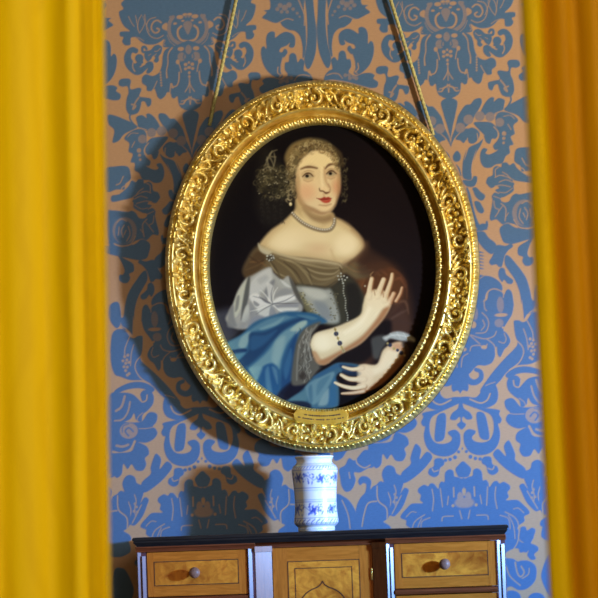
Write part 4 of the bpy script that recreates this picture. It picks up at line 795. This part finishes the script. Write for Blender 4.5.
# drawers
ROWS = 4; RP = 51.6
def panel(bm_, x0, x1, z0, z1, y, w, d=.0008):
    for a in ((x0, x1, z1-w, z1), (x0, x1, z0, z0+w), (x0, x0+w, z0+w, z1-w), (x1-w, x1, z0+w, z1-w)): box(bm_, a[0], a[1], y-d, y+.001, a[2], a[3])
def drawer(x0, x1, r, knob=.5):
    z1 = lv(15.6+r*RP); z0 = lv(60+r*RP); y = FY+.002
    bm_ = bmesh.new(); box(bm_, x0+.0006, x1-.0006, y, -.27, z0, z1, .0008); d = from_bm('drawer', bm_, WALNUT, cab)
    ix0, ix1 = x0+7.6*u_, x1-9*u_; iz1, iz0 = z1-9.6*u_, z0+11*u_
    for e0_, e1_ in ((x0+.001, ix0-.0006), (ix1+.0006, x1-.001)):
        bm_ = bmesh.new(); box(bm_, e0_, e1_, y-.0003, y+.002, z0+.0005, z1-.0005); p = from_bm('end_banding', bm_, WALNUTV, None); p.parent = d; p.location = (0, 0, 0)
    bm_ = bmesh.new(); box(bm_, ix0, ix1, y-.0006, y+.002, iz0, iz1); p = from_bm('burr_panel', bm_, BURL, None); p.parent = d; p.location = (0, 0, 0)
    bm_ = bmesh.new(); panel(bm_, ix0-.0008, ix1+.0008, iz0-.0008, iz1+.0008, y, .0016); p = from_bm('stringing', bm_, STRING, None); p.parent = d; p.location = (0, 0, 0)
    kx, kz = x0+(x1-x0)*knob, (iz0+iz1)/2
    bm_ = bmesh.new(); lathe(bm_, [(.0062, 0), (.0066, .0015), (.0036, .003), (.0034, .007), (.0072, .010), (.0104, .0145), (.0112, .019), (.0098, .0235), (.0055, .0265), (.002, .0272)], 28, 'y', (kx, y-.0006, kz))
    p = from_bm('knob', bm_, KNOB, None, True); p.parent = d; p.location = (0, 0, 0)
for r in range(ROWS):
    drawer(XL['d0'], XL['d1'], r, (195.3-146.6)/(247-146.6)); drawer(XL['e0'], XL['e1'], r, (445.2-394.3)/(497-394.3))
    for a, b_ in ((XL['d0'], XL['d1']), (XL['e0'], XL['e1'])):
        zt2, zb2 = lv(60.6+r*RP), lv(66.6+r*RP); bm = bmesh.new()
        prism_x(bm, [(-.26, zt2), (FY+.004, zt2), (FY-.001, zt2-.002), (FY-.003, (zt2+zb2)/2), (FY-.001, zb2+.002), (FY+.004, zb2), (-.26, zb2)], a, b_)
        from_bm('drawer_rail', bm, REDWOOD, cab)
# reeded stiles: two polished reeds with a dark groove
def reed(x0, x1, two=True):
    bm_ = bmesh.new(); box(bm_, x0, x1, FY+.002, -.288 if x1 > XL['e1'] else -.25, ZB, lv(15)); st = from_bm('reeded_stile', bm_, REED, cab); w_ = (x1-x0)
    spans = [(x0+w_*.03, x0+w_*.46, 0), (x0+w_*.52, x0+w_*.95, 4)] if two else [(x0+w_*.1, x0+w_*.8, 0)]
    for a, b_, drop in spans:
        bm_ = bmesh.new(); l_ = b_-a; pr = [(a, FY+.003), (a, FY-.0012), (a+l_*.06, FY-.0018)]
        for k in range(7): t = k/6; pr.append((a+l_*(.14+.80*t), FY-.0020+l_*(.80*t)*.58))
        pr.append((b_, FY+.003)); prism_z(bm_, pr, ZB, lv(15+drop)); p = from_bm('reed', bm_, REED, None); p.parent = st; p.location = (0, 0, 0)
reed(XL['s0'], XL['s1']); reed(XL['t0'], XL['t1'], False); reed(XL['v0'], XL['v1']); reed(XL['f0'], XL['f1'])
# splayed jambs, capitals and central door
def slab(name, x0, y0, x1, y1, za, zb_, mt, th=.006):
    bm_ = bmesh.new(); prism_z(bm_, [(x0, y0), (x1, y1), (x1, y1+th), (x0, y0+th)], zb_, za); return from_bm(name, bm_, mt, cab)
j = slab('jamb', XL['t1']+.0004, FY+.001, XL['j1']-.0004, FY+REC, lv(19), ZB, JAMB); slab('jamb', XL['k0']+.0004, FY+REC, XL['k1']-.0004, FY+.001, lv(19), ZB, JAMB)
slab('capital', XL['t1']+.0002, FY-.003, XL['j1']+.001, FY+REC-.004, lv(13.2), lv(18.8), JAMB); slab('capital', XL['k0']-.001, FY+REC-.004, XL['k1']-.0002, FY-.003, lv(13.2), lv(18.8), JAMB)
dx0, dx1, dz1, dz0, dy = XL['j1'], XL['k0'], lv(15.4), ZB+.004, FY+REC+.003
bm = bmesh.new(); box(bm, dx0+.0006, dx1-.0006, dy, -.268, dz0, dz1, .0008); door = from_bm('door', bm, WALNUT, cab)
def sub(name, bm_, m_, smooth=False):
    p = from_bm(name, bm_, m_, None, smooth); p.parent = door; p.location = (0, 0, 0); return p
a0, a1, a2 = dx0+15.6*u_, dx1-13.6*u_, dz1-14.2*u_; b0, b1, b2 = a0+7*u_, a1-7.6*u_, a2-7*u_
for e0_, e1_ in ((dx0+.001, a0-.0006), (a1+.0006, dx1-.001)): bm = bmesh.new(); box(bm, e0_, e1_, dy-.0004, dy+.002, dz0+.001, dz1-.001); sub('side_banding', bm, WALNUTV)
bm = bmesh.new(); box(bm, a0, a1, dy-.0006, dy+.002, dz0+14*u_, a2); sub('burr_panel', bm, BURL)
bm = bmesh.new(); panel(bm, a0-.0008, a1+.0008, dz0+14*u_, a2+.0008, dy, .0015, .001); panel(bm, b0-.0008, b1+.0008, dz0+21*u_, b2+.0008, dy, .0015, .001); sub('stringing', bm, STRING)
ocx = float(at(322.5, 581, dy)[0]); oz = float(at(322.5, 581, dy)[1])
half = [(0, 0), (2.2, -3.6), (6, -6.2), (11, -8.2), (16, -11.2), (20.5, -16), (22.6, -21), (22.8, -27), (20, -33), (22, -40), (22.6, -60), (22.6, -110)]
bm = bmesh.new(); sp_ = spline(half, False, 6)
for sgn in (-1, 1):
    pr = []
    for k in range(len(sp_)):
        d = sp_[min(k+1, len(sp_)-1)]-sp_[max(k-1, 0)]; d = d/np.hypot(*d); nn = np.array([-d[1], d[0]])*.5
        pr.append([(ocx+sgn*(sp_[k][0]+s2*nn[0])*u_, oz+(sp_[k][1]+s2*nn[1])*u_) for s2 in (-1, 1)])
    F_ = [[bm.verts.new((q_[0], dy-.0012, q_[1])) for q_ in p_] for p_ in pr]; G_ = [[bm.verts.new((q_[0], dy, q_[1])) for q_ in p_] for p_ in pr]
    for k in range(len(F_)-1):
        bm.faces.new((F_[k][0], F_[k][1], F_[k+1][1], F_[k+1][0])); bm.faces.new((F_[k][0], F_[k+1][0], G_[k+1][0], G_[k][0])); bm.faces.new((F_[k][1], G_[k][1], G_[k+1][1], F_[k+1][1]))
sub('ogee_inlay', bm, STRING)
for zc in (574, 574+150):
    hx, hz = cxy(371.0, zc); bm = bmesh.new(); lathe(bm, [(.0022, hz-.012), (.0024, hz-.011), (.0024, hz+.011), (.0022, hz+.012)], 12, 'z', (hx, dy-.0018, 0)); sub('hinge', bm, HINGE, True)
# stand carrying the cabinet (below the picture)
st = thing('cabinet_stand', 'dark walnut stand with four turned legs under the cabinet', 'stand', (xm, -.16, 0))
bm = bmesh.new(); box(bm, x_l-.03, x_r+.03, -.335, -.024, ZB-.03, ZB-.0008, .003); from_bm('stand_top', bm, CARC, st)
bm = bmesh.new(); box(bm, x_l, x_r, -.315, -.045, ZB-.11, ZB-.03, .002); from_bm('apron', bm, WALNUT, st)
H0 = ZB-.11
for ix in (x_l+.03, x_r-.03):
    for iy in (-.29, -.07):
        bm = bmesh.new(); lathe(bm, [(.022, 0), (.03, .02), (.03, .05), (.016, .07), (.018, .14), (.024, .16), (.016, .2), (.02, H0*.45), (.03, H0*.62), (.032, H0*.7), (.018, H0*.82), (.024, H0*.88), (.024, H0)], 24, 'z', (ix, iy, 0)); from_bm('leg', bm, CARC, st, True)
bm = bmesh.new(); box(bm, x_l+.03, x_r-.03, -.195, -.165, .085, .115, .003); box(bm, x_l+.02, x_l+.04, -.29, -.07, .085, .115); box(bm, x_r-.04, x_r-.02, -.29, -.07, .085, .115); from_bm('stretcher', bm, CARC, st)
# ---------------------------------------------------------------- albarello vase
VY = -.128; vu = (7-.128)/FPX*1.004; vx0 = float(at(315.6, 500, VY)[0])
vp = [(0, 0), (17.6, 0), (18.4, .6), (18.5, 3), (18.2, 4.4), (20.8, 6.4), (22.2, 8.6), (22.2, 12), (21.6, 16), (21.1, 22), (20.9, 30), (21.1, 38), (21.7, 46), (22.5, 54), (23.0, 60), (22.9, 62.5), (21.6, 65.2), (18.8, 67.2), (17.6, 69.4), (17.8, 71.4), (19.2, 73.4), (19.4, 74.6), (18.6, 75.2), (17.4, 74.6), (16.2, 70), (15.8, 60), (16, 10), (0, 8)]
vpp = np.array(vp, float); seg = np.r_[0, np.cumsum(np.hypot(*np.diff(vpp, axis=0).T))]; ns = 230; tq = np.linspace(0, seg[-1], ns)
vr, vh = np.interp(tq, seg, vpp[:, 0]), np.interp(tq, seg, vpp[:, 1]); na = 300; AA = np.linspace(0, 2*math.pi, na, endpoint=False)
vpos = np.zeros((na, ns, 3)); vpos[:, :, 0] = vr[None, :]*np.cos(AA)[:, None]*vu; vpos[:, :, 1] = vr[None, :]*np.sin(AA)[:, None]*vu; vpos[:, :, 2] = vh[None, :]*vu
arc_ = (AA[:, None]/(2*math.pi)*140)*np.ones((1, ns)); hh_ = vh[None, :]*np.ones((na, 1)); inner = np.nonzero(tq > seg[22])[0]
VF = Field(arc_, hh_, (.80, .81, .78)); BL, LB, MB_ = (.02, .055, .42), (.34, .48, .74), (.09, .18, .62); rv = random.Random(3)
def ring(h, w_, c, al=1): VF.line([(-5, h), (145, h)], w_, c, .4, al, False)
ring(64.8, 1.2, LB, .8); ring(67, 1.5, LB, .5); ring(61, .8, MB_, .8); ring(43.2, .9, MB_, .7); ring(41, .6, LB, .9); ring(29.4, .9, MB_, .7); ring(31.4, .5, LB, .9); ring(13.2, .7, MB_, .8); ring(6.6, .7, MB_, .8); ring(2.4, .8, LB, .7); ring(72.8, .6, LB, .6)
ring(35.8, 6.5, (.86, .83, .68), .6)
for k in range(44): VF.line([(k*140/44, 62.4), (k*140/44+1.4, 64)], .8, MB_, .4, .9, False)
for k in range(28): VF.line([(k*5, 7.8), (k*5+1.6, 10), (k*5+4, 11.8)], 1.1, BL, .5, .75); VF.line([(k*5+1, 7.6), (k*5+3.4, 8.4)], .7, MB_, .4, .7)
for lo, hi, nfl in ((46.5, 58.5, 6), (16, 27.5, 7)):
    for k in range(nfl):
        u = (k+.5)*140/nfl+rv.uniform(-2, 2)+ (0 if lo > 30 else 7); h = (lo+hi)/2+rv.uniform(-1.2, 1.2)
        for s in (0, 140, -140):
            VF.poly([(u+s+4.2*math.cos(a*.7)*(1 if a % 2 else .55), h+4.2*math.sin(a*.7)*(1 if a % 2 else .55)) for a in range(9)], BL, .7, .95); 
            for a in range(6): VF.dot(u+s+4.2*math.cos(a*1.05+k), h+3.8*math.sin(a*1.05+k), 1.9, 1.1, MB_, .6, .85, a)
            VF.line([(u+s+3, h), (u+s+7, h+3.5), (u+s+12, h+1), (u+s+17, h-3)], .8, MB_, .4, .8)
        for a in range(18):
            q_ = u+rv.uniform(3, 19), rv.uniform(lo, hi); VF.dot(q_[0] % 140, q_[1], rv.uniform(.8, 1.9), rv.uniform(.5, 1.0), rv.choice([BL, MB_, MB_, LB]), .5, .85, rv.uniform(0, 3))
vm = grid_mesh('vase', vpos, True); va = vm.attributes.new('glaze', 'FLOAT_COLOR', 'POINT'); va.data.foreach_set('color', np.c_[VF.c, np.ones(len(VF.c))].reshape(-1).astype(np.float32))
TIN, nt, b = mat('tin_glaze'); an = nt.nodes.new('ShaderNodeAttribute'); an.attribute_name = 'glaze'; nt.links.new(an.outputs['Color'], b.inputs['Base Color'])
b.inputs['Roughness'].default_value = .3; b.inputs['Coat Weight'].default_value = .7; b.inputs['Coat Roughness'].default_value = .08; bump(nt, b, noise(nt, 60, 3), .08, .001)
vo = link('vase', vm, TIN); vo.location = (vx0, VY, TOPZ+.0004); vo.rotation_euler.z = .3
tag(vo, 'blue and white glazed pottery jar standing on the black cabinet top', 'vase')
# ---------------------------------------------------------------- curtains
def curtain_mat(name, c1, c2, tr):
    m, nt, b = mat(name); b.inputs['Roughness'].default_value = .55; b.inputs['Specular IOR Level'].default_value = .08
    f = noise(nt, 7, 3, .5, (1, 1, .45), 2.4); wv = N(nt, 'TexWave', Scale=5.5, Distortion=9, Detail=2); wv.inputs['Detail Scale'].default_value = 1.2
    tc = nt.nodes.new('ShaderNodeTexCoord'); mp = nt.nodes.new('ShaderNodeMapping'); mp.inputs['Scale'].default_value = (1.6, .3, .7); nt.links.new(tc.outputs['Object'], mp.inputs[0]); nt.links.new(mp.outputs[0], wv.inputs[0])
    r = ramp(nt, wv.outputs['Fac'], .55, .8); nt.links.new(mixc(nt, r, c1, c2), b.inputs['Base Color'])
    bump(nt, b, noise(nt, 500, 2, .5, (1, 1, .3)), .15, .0006); return m
CURL = curtain_mat('yellow_moire_silk', (.80, .505, .0), (.76, .47, .0), 0); CURR = curtain_mat('dim_yellow_silk', (.47, .195, .0), (.45, .18, .0), 0); CURB = curtain_mat('lit_edge_silk', (.62, .37, .0), (.56, .33, .0), 0)  # right curtain: dim body and lit edge are light differences put into the colour
CD = -2.2; cu = (7-2.2)/FPX*1.005
def curtain(name, edge, ctrl, far, mt, label, cat, parent=None, drift=0):
    """edge: two picture points of the visible hem; ctrl: (offset in picture units, depth) along the cloth"""
    (ax, az), (bx_, bz) = [tuple(float(v) for v in at(x, y, CD)) for x, y in edge]; m = (ax-bx_)/(az-bz)
    o_, d_ = np.array([c[0] for c in ctrl], float), np.array([c[1] for c in ctrl], float)
    cl = spline(list(zip(o_, d_*1000/3)), False, 10); uu = cl[:, 0]*cu; dd = cl[:, 1]*3/1000
    zz = np.linspace(.004, 3.296, 90); UU, ZZ = np.meshgrid(uu, zz, indexing='ij'); DD = dd[:, None]*(1+.12*np.sin(ZZ*1.7+UU*6))
    XX = ax+m*(ZZ-az)*np.exp(-np.abs(UU)*1.2)+UU+.003*np.sin(ZZ*2.1+UU*9)*(np.abs(UU) > .01)
    me_ = grid_mesh(name, np.stack([XX, CD+DD, ZZ], -1)); ob = link(name, me_, mt, parent)
    md = ob.modifiers.new('thickness', 'SOLIDIFY'); md.thickness = .0025; md.offset = 0
    if label: tag(ob, label, cat, 'yellow silk curtains')
    return ob
lc = [(-4, .045), (-.5, .03), (0, .012), (-1.5, .002), (-5, .006), (-8, .000), (-11, .007), (-15, .001), (-20, .008), (-27, .002), (-34, .000), (-42, .006), (-52, .011), (-62, .010), (-70, .003), (-80, -.004), (-95, -.008), (-112, -.006)]
for k in range(22): lc.append((-125-k*18, (.03 if k % 2 else -.02)))
lcs = [(-4, .045), (-1.2, .032)] + lc[2:]
curtain('curtain', ((101.5, 0), (107.5, 598)), lcs, 0, CURL, 'bright yellow silk curtain hanging in loose folds on the left', 'curtain')
rr_ = thing('curtain', 'yellow silk curtain hanging on the right, its body toned amber for dim light', 'curtain', (float(at(560, 300, CD)[0]), CD, 0), 'yellow silk curtains')
rb = [(3, .05), (.8, .034), (0, .012), (3, .002), (9, -.002), (15, -.004), (19, .004), (22, .022)]
rc = [(22, .022), (24, .032), (29, .028), (36, .018), (44, .014), (50, .024), (56, .026), (64, .014), (74, .006), (84, .016)]
for k in range(20): rc.append((100+k*18, (-.02 if k % 2 else .03)))
curtain('border', ((521, 0), (550, 598)), rb, 0, CURB, None, None, rr_); curtain('drape', ((521, 0), (550, 598)), rc, 0, CURR, None, None, rr_)
# ---------------------------------------------------------------- light
def area(name, loc, target, sx, sy, power, col, spread=math.pi):
    l = bpy.data.lights.new(name, 'AREA'); l.shape = 'RECTANGLE'; l.size = sx; l.size_y = sy; l.energy = power; l.color = col; l.spread = spread
    o = bpy.data.objects.new(name, l); C.objects.link(o); o.location = loc; o.rotation_euler = (Vector(target)-Vector(loc)).to_track_quat('-Z', 'Y').to_euler(); return o
KX, KY, KZ = 2.40, -1.66, 1.72
def spot(name, loc, target, power, col, radius, size):
    l = bpy.data.lights.new(name, 'SPOT'); l.energy = power; l.color = col; l.shadow_soft_size = radius; l.spot_size = math.radians(size); l.spot_blend = 1
    o = bpy.data.objects.new(name, l); C.objects.link(o); o.location = loc; o.rotation_euler = (Vector(target)-Vector(loc)).to_track_quat('-Z', 'Y').to_euler(); return o
spot('window_daylight', (KX, KY, KZ+.03), (.1, 0, 2.82), 400, (1, .93, .84), .13, 78)
spot('window_sky', (KX, KY, KZ-.02), (.1, 0, 1.05), 860, (.09, .37, 1.0), .075, 48)
area('curtain_fill', (1.3, -4.6, 2.3), (-.45, -2.2, 2.0), .9, 1.2, 52, (1, .95, .88))  # added front fill that brightens the curtains, no such source known
w = bpy.data.worlds.new('World'); bpy.context.scene.world = w; w.use_nodes = True; nt = w.node_tree; bg = nt.nodes['Background']
tc = nt.nodes.new('ShaderNodeTexCoord'); n1 = N(nt, 'TexNoise', Scale=2.2, Detail=2); nt.links.new(tc.outputs['Generated'], n1.inputs[0])
sx = nt.nodes.new('ShaderNodeSeparateXYZ'); nt.links.new(tc.outputs['Generated'], sx.inputs[0]); gx_ = N(nt, 'MapRange'); nt.links.new(sx.outputs['X'], gx_.inputs[0])
gx_.inputs[1].default_value = -.8; gx_.inputs[2].default_value = .8; gx_.inputs[3].default_value = .24; gx_.inputs[4].default_value = .86; nt.links.new(gx_.outputs[0], bg.inputs[1])   # the room is lighter towards its windows
nt.links.new(mixc(nt, ramp(nt, n1.outputs['Fac'], .4, .62), (.10, .065, .034), (.80, .60, .37)), bg.inputs[0])
# ---------------------------------------------------------------- camera
cam = bpy.data.cameras.new('Camera'); co = bpy.data.objects.new('Camera', cam); C.objects.link(co)
cam.sensor_width = 36; cam.sensor_fit = 'HORIZONTAL'; cam.lens = FPX*36/598; cam.clip_start = .1; cam.clip_end = 50
M = Matrix([[CR[i], CU[i], -FWD[i], CAM[i]] for i in range(3)]+[[0, 0, 0, 1]]); co.matrix_world = M
cam.dof.use_dof = True; cam.dof.focus_distance = 6.95; cam.dof.aperture_fstop = 5.2
S_ = bpy.context.scene; S_.camera = co
S_.view_settings.view_transform = 'Standard'; S_.view_settings.look = 'None'; S_.view_settings.exposure = 0; S_.view_settings.gamma = 1; S_.view_settings.use_curve_mapping = False
